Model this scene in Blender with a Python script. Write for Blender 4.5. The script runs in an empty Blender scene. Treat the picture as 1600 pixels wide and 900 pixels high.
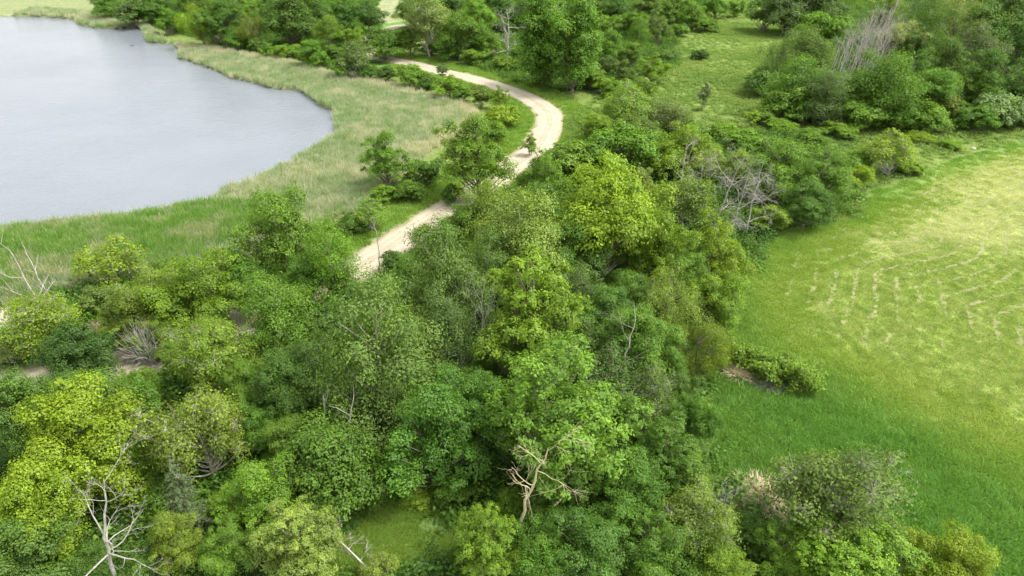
import bpy, math, random
import numpy as np

# ------------------------------------------------------------------ scene, camera, light
sc = bpy.context.scene
COL = sc.collection
R = math.radians
CAM_H, PITCH, FPX = 40.0, R(30.0), 1067.0          # metres, downward tilt, focal length in 1600-px widths

cam_d = bpy.data.cameras.new('camera')
cam = bpy.data.objects.new('camera', cam_d); COL.objects.link(cam)
cam.location = (0, 0, CAM_H); cam.rotation_euler = (math.pi / 2 - PITCH, 0, 0)
cam_d.sensor_width = 36.0; cam_d.lens = 36.0 * FPX / 1600.0
cam_d.clip_start = 0.5; cam_d.clip_end = 6000.0
sc.camera = cam

SUN_EL, SUN_AZ = R(60.0), R(95.0)                   # azimuth measured from +Y towards +X
w = bpy.data.worlds.new('World'); sc.world = w; w.use_nodes = True
nt = w.node_tree; nt.nodes.clear()
sky = nt.nodes.new('ShaderNodeTexSky'); sky.sky_type = 'NISHITA'; sky.sun_disc = False
sky.sun_elevation = SUN_EL; sky.sun_rotation = SUN_AZ
sky.air_density = 1.0; sky.dust_density = 3.0; sky.ozone_density = 1.0
hs = nt.nodes.new('ShaderNodeHueSaturation'); hs.inputs['Saturation'].default_value = 0.12
bg = nt.nodes.new('ShaderNodeBackground'); bg.inputs['Strength'].default_value = 0.15
wo = nt.nodes.new('ShaderNodeOutputWorld')
nt.links.new(sky.outputs[0], hs.inputs['Color']); nt.links.new(hs.outputs[0], bg.inputs['Color'])
nt.links.new(bg.outputs[0], wo.inputs['Surface'])

sd = bpy.data.lights.new('sun', 'SUN'); sd.energy = 1.3; sd.angle = R(12.0); sd.color = (1.0, 0.94, 0.82)
sun = bpy.data.objects.new('sun', sd); COL.objects.link(sun); sun.location = (60, 60, 120)
sun.rotation_euler = (math.pi / 2 - SUN_EL, 0, math.pi - SUN_AZ)

vs = sc.view_settings
vs.view_transform = 'Standard'; vs.look = 'None'; vs.gamma = 1.0; vs.use_curve_mapping = False
vs.exposure = 1.55
cy = sc.cycles
cy.max_bounces = 5; cy.diffuse_bounces = 3; cy.glossy_bounces = 2; cy.transmission_bounces = 3
cy.use_denoising = True; cy.caustics_reflective = False; cy.caustics_refractive = False

rng = np.random.default_rng(7)

# ------------------------------------------------------------------ helpers: maps and noise
CP, SP = math.cos(PITCH), math.sin(PITCH)
def ray(px, py):
    a, b = (px - 800.0) / FPX, (450.0 - py) / FPX
    return np.array([a, CP + b * SP, -SP + b * CP])
def at(px, py, z=0.0):
    d = ray(px, py); t = (z - CAM_H) / d[2]
    return np.array([d[0] * t, d[1] * t, z])
def project(x, y, z):
    dz = z - CAM_H
    f = y * CP - dz * SP
    u = y * SP + dz * CP
    return 800 + FPX * x / f, 450 - FPX * u / f
def poly(pts, z=0.0):
    return np.array([at(px, py, z)[:2] for px, py in pts])

_lat = np.random.default_rng(3).random((257, 257))
def vnoise(x, y):
    xi = np.floor(x).astype(int); yi = np.floor(y).astype(int)
    fx = x - xi; fy = y - yi
    fx = fx * fx * (3 - 2 * fx); fy = fy * fy * (3 - 2 * fy)
    g = lambda i, j: _lat[np.mod(i, 256), np.mod(j, 256)]
    return (g(xi, yi) * (1 - fx) + g(xi + 1, yi) * fx) * (1 - fy) + (g(xi, yi + 1) * (1 - fx) + g(xi + 1, yi + 1) * fx) * fy
def fbm(x, y, o=4):
    s = 0; a = .5
    for k in range(o):
        s = s + a * vnoise(x * 2 ** k + 17.3 * k, y * 2 ** k - 9.1 * k); a *= .5
    return s
def inside(x, y, P):
    r = np.zeros(x.shape, bool); n = len(P)
    for i in range(n):
        x0, y0 = P[i]; x1, y1 = P[(i + 1) % n]
        if y0 == y1: continue
        c = (y0 > y) != (y1 > y)
        r ^= c & (x < (x1 - x0) * (y - y0) / (y1 - y0) + x0)
    return r
def dist(x, y, P, closed=True):
    d = np.full(x.shape, 1e9); n = len(P)
    for i in range(n if closed else n - 1):
        a = P[i]; b = P[(i + 1) % n]; ab = b - a
        t = np.clip(((x - a[0]) * ab[0] + (y - a[1]) * ab[1]) / max(ab @ ab, 1e-9), 0, 1)
        d = np.minimum(d, np.hypot(x - a[0] - t * ab[0], y - a[1] - t * ab[1]))
    return d
def sdist(x, y, P):
    d = dist(x, y, P); return np.where(inside(x, y, P), d, -d)
def sstep(a, b, v):
    t = np.clip((v - a) / (b - a), 0, 1); return t * t * (3 - 2 * t)

# ------------------------------------------------------------------ zones, traced as ground plans
LAKE = poly([(-600, 16), (0, 24), (60, 25), (112, 29), (122, 38), (150, 43), (180, 44), (214, 42), (222, 47), (228, 60), (232, 65),
             (268, 68), (282, 78), (277, 90), (300, 95), (335, 108), (345, 114), (365, 122), (398, 128), (420, 136), (470, 142),
             (488, 152), (505, 166), (524, 176), (523, 198), (529, 211), (500, 231), (470, 247), (440, 268), (395, 286), (350, 298),
             (332, 317), (270, 330), (205, 343), (120, 350), (60, 359), (0, 363), (-400, 400), (-900, 300)])
MARSH = poly([(-600, 10), (0, 12), (150, 20), (232, 42), (260, 66), (320, 76), (400, 90), (480, 105), (545, 128), (600, 134), (650, 148),
              (700, 158), (745, 175), (748, 198), (700, 225), (660, 250), (640, 285), (600, 315), (560, 340), (520, 352), (470, 395),
              (400, 420), (330, 420), (250, 440), (150, 445), (60, 470), (0, 485), (-500, 560), (-900, 300)])
FIELD = poly([(2200, 60), (1600, 222), (1500, 250), (1430, 280), (1360, 305), (1340, 345), (1270, 358), (1200, 372), (1172, 440),
              (1135, 500), (1118, 570), (1112, 660), (1105, 735), (1150, 770), (1250, 830), (1330, 900), (1400, 1000), (2600, 1100)])
MOWN = poly([(2200, 90), (1600, 240), (1480, 280), (1380, 330), (1290, 372), (1215, 400), (1190, 450), (1175, 480), (1195, 520), (1260, 560),
             (1340, 590), (1420, 630), (1500, 670), (1600, 720), (2300, 900)])
WOOD = poly([(-300, 470), (60, 470), (300, 420), (520, 380), (570, 420), (690, 350), (760, 300), (860, 250), (1000, 210), (1250, 215),
             (1345, 270), (1340, 350), (1210, 366), (1175, 440), (1130, 500), (1112, 560), (1105, 740), (1180, 790), (1260, 840), (1500, 1000), (1500, 1200), (-300, 1200)])
FARWOOD = [poly([(150, 2), (600, -8), (560, 70), (540, 120), (470, 98), (330, 68), (245, 44)]),
           poly([(640, 45), (640, -10), (1130, -10), (1060, 60), (1060, 110), (950, 140), (840, 148), (700, 92)]),
           poly([(1180, -10), (1900, -10), (1800, 190), (1500, 190), (1380, 190), (1200, 150), (1230, 60)])]
BEYOND = poly([(520, 35), (560, -12), (700, -12), (660, 30), (640, 40), (600, 44)])
CLEAR = poly([(540, 800), (640, 770), (700, 800), (730, 860), (640, 900), (520, 910)])
ROADPX = [(900, 10), (760, 24), (690, 34), (640, 41), (612, 45), (590, 54), (573, 66), (568, 76), (577, 86), (600, 93), (640, 101), (690, 114), (740, 126),
          (790, 141), (828, 157), (852, 174), (859, 191), (853, 211), (836, 237), (805, 262), (765, 290), (722, 317), (682, 343), (640, 370),
          (600, 398), (556, 424), (505, 449), (450, 474), (380, 508), (310, 536), (240, 558), (170, 580), (70, 602), (-60, 622), (-260, 650)]
def spline(P, n=10):
    P = np.asarray(P); out = []
    Q = np.vstack([2 * P[0] - P[1], P, 2 * P[-1] - P[-2]])
    for i in range(1, len(Q) - 2):
        a, b, c, d = Q[i - 1:i + 3]
        for t in np.linspace(0, 1, n, endpoint=False):
            out.append(.5 * ((2 * b) + (c - a) * t + (2 * a - 5 * b + 4 * c - d) * t * t + (3 * b - a - 3 * c + d) * t ** 3))
    out.append(P[-1]); return np.array(out)
ROAD = spline(poly(ROADPX))
for _ in range(6): ROAD[1:-1] = .25 * ROAD[:-2] + .5 * ROAD[1:-1] + .25 * ROAD[2:]
ROAD_W = 2.85
SANDS = [(at(12, 492), 6.0), (at(150, 578), 3.0)]

def pale(x, y):  # paler farther off: dried mown hay, with a sun patch put into the colour
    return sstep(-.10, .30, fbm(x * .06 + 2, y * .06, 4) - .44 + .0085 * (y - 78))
def wob(x, y):
    return (fbm(x * .25, y * .25, 3) - .44) * 3.0
def height(x, y):
    x = np.asarray(x, float); y = np.asarray(y, float)
    h = .15 + np.maximum(fbm(x * .02 + 5, y * .02 + 3, 3) - .2, 0) * 1.2
    dl = sdist(x, y, LAKE) + wob(x, y) * .6
    flat = sstep(0, 25, -dl)
    h = h * flat + .15 * (1 - flat)
    dr = dist(x, y, ROAD[::3], False)
    h = h * sstep(3, 12, dr) + .35 * (1 - sstep(3, 12, dr)) - .10 * (1 - sstep(2.4, 3.4, dr))
    return np.where(dl > 0, -1.3 * sstep(-.4, .8, dl), h)

# ------------------------------------------------------------------ materials
def mat(name):
    m = bpy.data.materials.new(name); m.use_nodes = True; m.node_tree.nodes.clear(); return m, m.node_tree
def N(t, ty, **k):
    n = t.nodes.new(ty)
    for a, b in k.items():
        if hasattr(n, a) and a not in n.inputs: setattr(n, a, b)
        else: n.inputs[a].default_value = b
    return n
def L(t, a, b): t.links.new(a, b)
def ramp(t, fac, stops):
    r = t.nodes.new('ShaderNodeValToRGB'); L(t, fac, r.inputs[0]); e = r.color_ramp.elements
    while len(e) < len(stops): e.new(.5)
    for i, (p, c) in enumerate(stops):
        e[i].position = p; e[i].color = (*c, 1) if len(c) == 3 else c
    return r
def mixc(t, a, b, fac, mode='MIX'):
    m = t.nodes.new('ShaderNodeMix'); m.data_type = 'RGBA'; m.blend_type = mode
    for s, v in ((0, fac), (6, a), (7, b)):
        if hasattr(v, 'is_output'): L(t, v, m.inputs[s])
        else: m.inputs[s].default_value = v if s == 0 else (*v, 1)
    return m.outputs[2]
def mathn(t, op, a, b=None):
    m = t.nodes.new('ShaderNodeMath'); m.operation = op
    for i, v in enumerate((a, b)):
        if v is None: continue
        if hasattr(v, 'is_output'): L(t, v, m.inputs[i])
        else: m.inputs[i].default_value = v
    return m.outputs[0]
def noise(t, vec, scale, detail=4, rough=.55):
    n = N(t, 'ShaderNodeTexNoise'); n.inputs['Scale'].default_value = scale; n.inputs['Detail'].default_value = detail
    n.inputs['Roughness'].default_value = rough
    if vec is not None: L(t, vec, n.inputs['Vector'])
    return n

def foliage_shader(t, colour, trans=.40, gloss=.02):
    d = N(t, 'ShaderNodeBsdfDiffuse'); tr = N(t, 'ShaderNodeBsdfTranslucent'); g = N(t, 'ShaderNodeBsdfGlossy')
    g.inputs['Roughness'].default_value = .6; g.inputs['Color'].default_value = (.9, .95, .9, 1)
    L(t, colour, d.inputs[0])
    L(t, mixc(t, colour, (1.05, 1.1, .55), 1.0, 'MULTIPLY'), tr.inputs[0])
    m1 = N(t, 'ShaderNodeMixShader'); m1.inputs[0].default_value = trans
    L(t, d.outputs[0], m1.inputs[1]); L(t, tr.outputs[0], m1.inputs[2])
    m2 = N(t, 'ShaderNodeMixShader'); m2.inputs[0].default_value = gloss
    L(t, m1.outputs[0], m2.inputs[1]); L(t, g.outputs[0], m2.inputs[2])
    o = N(t, 'ShaderNodeOutputMaterial'); L(t, m2.outputs[0], o.inputs[0])

def leaf_material():
    m, t = mat('leaves')
    oi = N(t, 'ShaderNodeObjectInfo'); a = N(t, 'ShaderNodeAttribute', attribute_name='tint')
    v = mathn(t, 'ADD', mathn(t, 'MULTIPLY', a.outputs['Fac'], .75), .62)
    vc = N(t, 'ShaderNodeCombineColor'); [L(t, v, vc.inputs[i]) for i in range(3)]
    c = mixc(t, oi.outputs['Color'], vc.outputs[0], 1.0, 'MULTIPLY')
    y = mixc(t, c, (1.16, 1.06, .8), 1.0, 'MULTIPLY')
    sel = ramp(t, a.outputs['Fac'], [(.45, (0, 0, 0)), (.95, (1, 1, 1))])
    foliage_shader(t, mixc(t, c, y, sel.outputs[0])); return m
def bark_material(name, c0, c1, c2):
    m, t = mat(name)
    g = N(t, 'ShaderNodeNewGeometry'); n = noise(t, g.outputs['Position'], 2.2, 6, .7)
    r = ramp(t, n.outputs[0], [(.3, c0), (.52, c1), (.72, c2)])
    b = N(t, 'ShaderNodeBsdfPrincipled'); b.inputs['Roughness'].default_value = .95
    b.inputs['Specular IOR Level'].default_value = .1; L(t, r.outputs[0], b.inputs['Base Color'])
    n2 = noise(t, g.outputs['Position'], 14, 4); bp = N(t, 'ShaderNodeBump'); bp.inputs['Strength'].default_value = .6
    bp.inputs['Distance'].default_value = .03; L(t, n2.outputs[0], bp.inputs['Height']); L(t, bp.outputs[0], b.inputs['Normal'])
    o = N(t, 'ShaderNodeOutputMaterial'); L(t, b.outputs[0], o.inputs[0]); return m
def plant_material(name, stops, scale, rnd=.35, trans=.42, alt=None):
    """clumps placed in masses: colour varies over the ground and from plant to plant"""
    m, t = mat(name)
    g = N(t, 'ShaderNodeNewGeometry'); n = noise(t, g.outputs['Position'], scale, 4, .65)
    oi = N(t, 'ShaderNodeObjectInfo'); a = N(t, 'ShaderNodeAttribute', attribute_name='tint')
    f = mathn(t, 'ADD', n.outputs[0], mathn(t, 'MULTIPLY', mathn(t, 'SUBTRACT', oi.outputs['Random'], .5), rnd))
    r = ramp(t, f, stops)
    if alt:
        r2 = ramp(t, f, alt); sh = N(t, 'ShaderNodeAttribute', attribute_name='shade'); sh.attribute_type = 'INSTANCER'
        class _o: outputs = [mixc(t, r.outputs[0], r2.outputs[0], sh.outputs['Fac'])]
        r = _o
    v = mathn(t, 'ADD', mathn(t, 'MULTIPLY', a.outputs['Fac'], .7), .65)
    vc = N(t, 'ShaderNodeCombineColor'); [L(t, v, vc.inputs[i]) for i in range(3)]
    foliage_shader(t, mixc(t, r.outputs[0], vc.outputs[0], 1.0, 'MULTIPLY'), trans, .015); return m

M_LEAF = leaf_material()
M_BARK = bark_material('bark', (.10, .085, .065), (.19, .165, .13), (.30, .27, .22))
M_PALE = bark_material('pale_bark', (.24, .21, .17), (.40, .37, .32), (.60, .57, .52))
M_TAN = bark_material('tan_bark', (.22, .16, .11), (.40, .31, .22), (.55, .45, .34))
M_STRAW = bark_material('straw', (.38, .32, .19), (.54, .46, .29), (.68, .60, .42))
M_GREY = bark_material('grey_dead_wood', (.21, .20, .165), (.35, .34, .29), (.50, .49, .43))

# ------------------------------------------------------------------ objects
def mesh_obj(name, me, parent=None, m=None):
    o = bpy.data.objects.new(name, me); COL.objects.link(o)
    if m is not None and len(me.materials) == 0: me.materials.append(m)
    if parent is not None: o.parent = parent
    return o
def tag(o, label, cat, group=None, kind=None):
    o['label'] = label; o['category'] = cat
    if group: o['group'] = group
    if kind: o['kind'] = kind
    return o
def quick_mesh(name, V, F4=None, F3=None, tint=None, smooth=False):
    """V (n,3); F4 (k,4) / F3 (k,3) index arrays; tint per vertex"""
    me = bpy.data.meshes.new(name)
    F4 = np.zeros((0, 4), int) if F4 is None else np.asarray(F4, int)
    F3 = np.zeros((0, 3), int) if F3 is None else np.asarray(F3, int)
    V = np.asarray(V, np.float32)
    me.vertices.add(len(V)); me.vertices.foreach_set('co', V.ravel())
    nl = F4.size + F3.size; npoly = len(F4) + len(F3)
    me.loops.add(nl); me.polygons.add(npoly)
    me.loops.foreach_set('vertex_index', np.concatenate([F4.ravel(), F3.ravel()]).astype(np.int32))
    st = np.concatenate([np.arange(len(F4)) * 4, F4.size + np.arange(len(F3)) * 3]).astype(np.int32)
    me.polygons.foreach_set('loop_start', st)
    if smooth: me.polygons.foreach_set('use_smooth', np.ones(npoly, bool))
    if tint is not None:
        at_ = me.attributes.new('tint', 'FLOAT', 'POINT'); at_.data.foreach_set('value', np.asarray(tint, np.float32))
    me.update(calc_edges=True); return me

# ------------------------------------------------------------------ ground, lake, road
def axis(a, b, step, lo, hi):
    core = list(np.arange(a, b + .01, step)); s = step; v = core[-1]; up = []
    while v < hi: s *= 1.25; v += s; up.append(v)
    s = step; v = core[0]; dn = []
    while v > lo: s *= 1.25; v -= s; dn.append(v)
    return np.array(dn[::-1] + core + up)
xs = axis(-150, 170, 1.0, -2500, 2500); ys = axis(14, 300, 1.0, -300, 4500)
GX, GY = np.meshgrid(xs, ys); gx, gy = GX.ravel(), GY.ravel()
gz = height(gx, gy)
def c3(*c): return np.array(c)[None, :]
nz = fbm(gx * .08, gy * .08, 4); nz2 = fbm(gx * .35 + 40, gy * .35, 3)
colr = c3(.14, .195, .050) * (.8 + .45 * nz[:, None])                                     # meadow
def lay(mask, c, cvar=.0):
    global colr
    c = c * (1 + cvar * (nz2[:, None] - .45) * 2); mk = np.clip(mask, 0, 1)[:, None]; colr = colr * (1 - mk) + c * mk
wb = wob(gx, gy)
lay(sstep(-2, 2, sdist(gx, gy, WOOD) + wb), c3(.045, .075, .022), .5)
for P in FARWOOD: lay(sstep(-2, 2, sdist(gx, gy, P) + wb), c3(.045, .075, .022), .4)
mm = sstep(-1.5, 1.5, sdist(gx, gy, MARSH) + wb)
lay(mm, c3(.22, .25, .12), .4)
sf = sdist(gx, gy, FIELD) + wb * .5
lay(sstep(-1, 1, sf), c3(.095, .175, .034), .2)
sm = sdist(gx, gy, MOWN) + wb * 1.2
mown = sstep(-6, 7, sm)
lay(mown * .95, c3(.19, .255, .055), .3)
lay(mown * pale(gx, gy) * .9, c3(.34, .36, .155), .3)  # dry hay tone that also carries the painted sun patch
lay(np.where(sdist(gx, gy, BEYOND) + wb > 0, 1, 0), c3(.23, .255, .13), .1)
lay(np.maximum((gy > 320) * 1.0, sstep(250, 268, gy + wb) * (gx < -90)) * (1 - mm), c3(.20, .23, .11), .1)
dr = dist(gx, gy, ROAD[::2], False)
lay((1 - sstep(6.5, 9.0, dr + wb * .8)) * .9, c3(.085, .215, .032), .3)
lay((1 - sstep(3.2, 4.0, dr + wb * .3)) * .8, c3(.30, .26, .17), .3)
for (p, r_) in SANDS: lay((1 - sstep(r_ * .7, r_, np.hypot(gx - p[0], (gy - p[1]) * 1.6) + wb * .8)) * .95, c3(.40, .36, .29), .2)
lay(sstep(-1, 1.5, sdist(gx, gy, CLEAR) + wb), c3(.085, .17, .032), .3)
pc = at(668, 818); lay((1 - sstep(.2, 3.0, np.hypot(gx - pc[0], gy - pc[1]) + wb * 2)) * .2, c3(.24, .24, .11), .4)
tr0, tr1 = at(1108, 712)[:2], at(1250, 762)[:2]
lay((1 - sstep(.3, 1.3, dist(gx, gy, np.array([tr0, tr1]), False) + wb * .3)) * .6, c3(.32, .28, .15), .3)
pc = at(1180, 775); lay((1 - sstep(1.5, 4.2, np.hypot(gx - pc[0], (gy - pc[1]) * 1.2) + wb)) * .9, c3(.44, .38, .22), .3)
lay(np.where(sdist(gx, gy, LAKE) + wb * .6 > -.1, 1, 0), c3(.05, .045, .03))
nx_, ny_ = len(xs), len(ys)
I = (np.arange(ny_ - 1)[:, None] * nx_ + np.arange(nx_ - 1)[None, :]).ravel()
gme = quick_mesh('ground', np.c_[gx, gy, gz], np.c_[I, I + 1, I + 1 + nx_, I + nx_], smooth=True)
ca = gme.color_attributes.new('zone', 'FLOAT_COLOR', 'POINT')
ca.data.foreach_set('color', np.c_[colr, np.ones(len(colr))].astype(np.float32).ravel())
for nm, v in (('mow', np.clip(sf, -20, 120)), ('mown', mown)):
    a_ = gme.attributes.new(nm, 'FLOAT', 'POINT'); a_.data.foreach_set('value', v.astype(np.float32))

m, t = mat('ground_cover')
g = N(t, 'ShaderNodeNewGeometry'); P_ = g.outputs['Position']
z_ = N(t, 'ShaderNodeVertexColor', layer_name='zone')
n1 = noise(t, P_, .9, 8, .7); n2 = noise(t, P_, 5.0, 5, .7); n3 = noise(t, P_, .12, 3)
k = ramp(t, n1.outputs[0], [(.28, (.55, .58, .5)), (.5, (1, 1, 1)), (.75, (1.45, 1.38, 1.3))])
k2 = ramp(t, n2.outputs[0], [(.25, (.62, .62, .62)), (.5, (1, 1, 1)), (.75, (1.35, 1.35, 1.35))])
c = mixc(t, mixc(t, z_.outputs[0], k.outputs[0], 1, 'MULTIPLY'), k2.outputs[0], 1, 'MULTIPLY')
mw = N(t, 'ShaderNodeAttribute', attribute_name='mow'); mn = N(t, 'ShaderNodeAttribute', attribute_name='mown')
# swaths left by the mower run parallel to the field edge
comb = N(t, 'ShaderNodeCombineXYZ'); L(t, mathn(t, 'MULTIPLY', mw.outputs['Fac'], .62), comb.inputs[0])
sx = N(t, 'ShaderNodeSeparateXYZ'); L(t, P_, sx.inputs[0])
L(t, mathn(t, 'MULTIPLY', sx.outputs[0], .07), comb.inputs[1]); L(t, mathn(t, 'MULTIPLY', sx.outputs[1], .07), comb.inputs[2])
sw = noise(t, comb.outputs[0], 1.0, 3, .6)
br = noise(t, P_, .55, 5, .7)
s1 = ramp(t, sw.outputs[0], [(.53, (0, 0, 0)), (.62, (1, 1, 1))]); s2 = ramp(t, br.outputs[0], [(.42, (0, 0, 0)), (.62, (1, 1, 1))])
sf_ = mathn(t, 'MULTIPLY', mathn(t, 'MULTIPLY', s1.outputs[0], s2.outputs[0]), mathn(t, 'MULTIPLY', mn.outputs['Fac'], .45))
c = mixc(t, c, (.42, .41, .21), sf_)
b = N(t, 'ShaderNodeBsdfPrincipled'); b.inputs['Roughness'].default_value = 1; b.inputs['Specular IOR Level'].default_value = .05
L(t, c, b.inputs['Base Color'])
bp = N(t, 'ShaderNodeBump'); bp.inputs['Strength'].default_value = .9; bp.inputs['Distance'].default_value = .25
L(t, mathn(t, 'ADD', n1.outputs[0], mathn(t, 'MULTIPLY', n2.outputs[0], .4)), bp.inputs['Height']); L(t, bp.outputs[0], b.inputs['Normal'])
o = N(t, 'ShaderNodeOutputMaterial'); L(t, b.outputs[0], o.inputs[0])
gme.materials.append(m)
tag(mesh_obj('ground', gme), 'green land with marsh, mown hayfield, meadow and woodland floor', 'ground', kind='structure')

m, t = mat('lake_water')
g = N(t, 'ShaderNodeNewGeometry'); b = N(t, 'ShaderNodeBsdfPrincipled')
nl = noise(t, g.outputs['Position'], .03, 3); rc = ramp(t, nl.outputs[0], [(.3, (.135, .152, .175)), (.7, (.17, .188, .212))])
L(t, rc.outputs[0], b.inputs['Base Color']); b.inputs['IOR'].default_value = 1.33
nr = noise(t, g.outputs['Position'], .022, 4, .6); rr_ = ramp(t, nr.outputs[0], [(.38, (.07, .07, .07)), (.62, (.24, .24, .24))]); L(t, rr_.outputs[0], b.inputs['Roughness'])
mp = N(t, 'ShaderNodeMapping'); mp.inputs['Scale'].default_value = (.7, 1.5, 1); L(t, g.outputs['Position'], mp.inputs[0])
nw = noise(t, mp.outputs[0], .9, 5, .65); bp = N(t, 'ShaderNodeBump'); bp.inputs['Strength'].default_value = .6; bp.inputs['Distance'].default_value = .22
L(t, nw.outputs[0], bp.inputs['Height']); L(t, bp.outputs[0], b.inputs['Normal'])
o = N(t, 'ShaderNodeOutputMaterial'); L(t, b.outputs[0], o.inputs[0])
lx0, lx1, ly0, ly1 = -900, 5, 70, 420
lme = quick_mesh('lake', [(lx0, ly0, -.3), (lx1, ly0, -.3), (lx1, ly1, -.3), (lx0, ly1, -.3)], [(0, 1, 2, 3)]); lme.materials.append(m)
tag(mesh_obj('lake', lme), 'calm pale grey lake with reedy shore', 'lake', kind='structure')

m, t = mat('gravel_road')
g = N(t, 'ShaderNodeNewGeometry'); P_ = g.outputs['Position']; a = N(t, 'ShaderNodeAttribute', attribute_name='across')
n1 = noise(t, P_, .5, 6, .65); n2 = noise(t, P_, 9, 4, .7)
ab = mathn(t, 'ABSOLUTE', a.outputs['Fac'])
jit = mathn(t, 'ADD', ab, mathn(t, 'MULTIPLY', mathn(t, 'SUBTRACT', n1.outputs[0], .5), .16))
r = ramp(t, jit, [(.0, (.365, .322, .238)), (.14, (.335, .295, .215)), (.32, (.42, .375, .285)), (.5, (.365, .322, .24)), (.72, (.415, .37, .28)), (.93, (.335, .295, .20))])
k = ramp(t, n2.outputs[0], [(.3, (.86, .86, .86)), (.7, (1.1, 1.1, 1.1))])
k2 = ramp(t, n1.outputs[0], [(.3, (.86, .85, .83)), (.7, (1.08, 1.08, 1.08))])
c = mixc(t, mixc(t, r.outputs[0], k.outputs[0], 1, 'MULTIPLY'), k2.outputs[0], 1, 'MULTIPLY')
b = N(t, 'ShaderNodeBsdfPrincipled'); b.inputs['Roughness'].default_value = 1; b.inputs['Specular IOR Level'].default_value = .1
L(t, c, b.inputs['Base Color']); bp = N(t, 'ShaderNodeBump'); bp.inputs['Strength'].default_value = .4; bp.inputs['Distance'].default_value = .04
L(t, n2.outputs[0], bp.inputs['Height']); L(t, bp.outputs[0], b.inputs['Normal'])
o = N(t, 'ShaderNodeOutputMaterial'); L(t, b.outputs[0], o.inputs[0])
RD = ROAD; tan = np.gradient(RD, axis=0); tan /= np.linalg.norm(tan, axis=1)[:, None]; nor = np.c_[-tan[:, 1], tan[:, 0]]
prof = [(-1, .02), (-.93, .10), (-.6, .13), (-.3, .155), (0, .17), (.3, .155), (.6, .13), (.93, .10), (1, .02)]
V, ac = [], []
arc = np.r_[0, np.cumsum(np.linalg.norm(np.diff(RD, axis=0), axis=1))]
for i in range(len(RD)):
    for j, (s, dz) in enumerate(prof):
        e = ROAD_W * (1 + (.30 * (vnoise(np.array(arc[i] * .35), np.array(j * 7.7)) - .5) if j in (0, 1, 7, 8) else 0))
        p = RD[i] + nor[i] * s * e; V.append((p[0], p[1], .25 + dz)); ac.append(s)
n = len(prof); F = [(i * n + j, i * n + j + 1, (i + 1) * n + j + 1, (i + 1) * n + j) for i in range(len(RD) - 1) for j in range(n - 1)]
rme = quick_mesh('road', V, F, smooth=True); a_ = rme.attributes.new('across', 'FLOAT', 'POINT'); a_.data.foreach_set('value', np.array(ac, np.float32))
rme.materials.append(m)
tag(mesh_obj('road', rme), 'winding pale gravel road beside the marsh', 'road', kind='structure')

# ------------------------------------------------------------------ growing things: shapes
def unit(v): return v / np.maximum(np.linalg.norm(v, axis=-1, keepdims=True), 1e-9)
def leaf_quads(C, Nn, size, asp, rg):
    n = len(C); t1 = unit(np.cross(Nn, unit(rg.normal(size=(n, 3))))); b1 = np.cross(Nn, t1); s = size[:, None]
    fold = Nn * s * .10
    V = np.stack([C - t1 * s * .5, C + b1 * s * asp * .5 + fold, C + t1 * s * .5, C - b1 * s * asp * .5 + fold], 1).reshape(-1, 3)
    return V, np.arange(4 * n).reshape(-1, 4)
class Tubes:
    def __init__(s): s.V = []; s.F = []; s.n = 0
    def add(s, pts, rad, k=5):
        pts = np.asarray(pts, float); rad = np.asarray(rad, float); m_ = len(pts)
        tg = unit(np.gradient(pts, axis=0)); ref = np.array([.31, .95, .05]) if abs(tg[0][2]) > .8 else np.array([0.05, .1, 1])
        u = unit(np.cross(tg, ref)); v = np.cross(tg, u); an = np.arange(k) * 2 * math.pi / k
        ring = pts[:, None, :] + rad[:, None, None] * (np.cos(an)[None, :, None] * u[:, None, :] + np.sin(an)[None, :, None] * v[:, None, :])
        s.V.append(ring.reshape(-1, 3)); i = np.arange(m_ - 1)[:, None] * k; j = np.arange(k)[None, :]; j2 = (j + 1) % k
        s.F.append((np.stack([i + j, i + j2, i + k + j2, i + k + j], -1).reshape(-1, 4)) + s.n); s.n += m_ * k
    def mesh(s, name): return quick_mesh(name, np.vstack(s.V), np.vstack(s.F), smooth=True)

def bez(a, b, c, n):
    t_ = np.linspace(0, 1, n)[:, None]; return (1 - t_) ** 2 * a + 2 * t_ * (1 - t_) * b + t_ ** 2 * c

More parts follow.
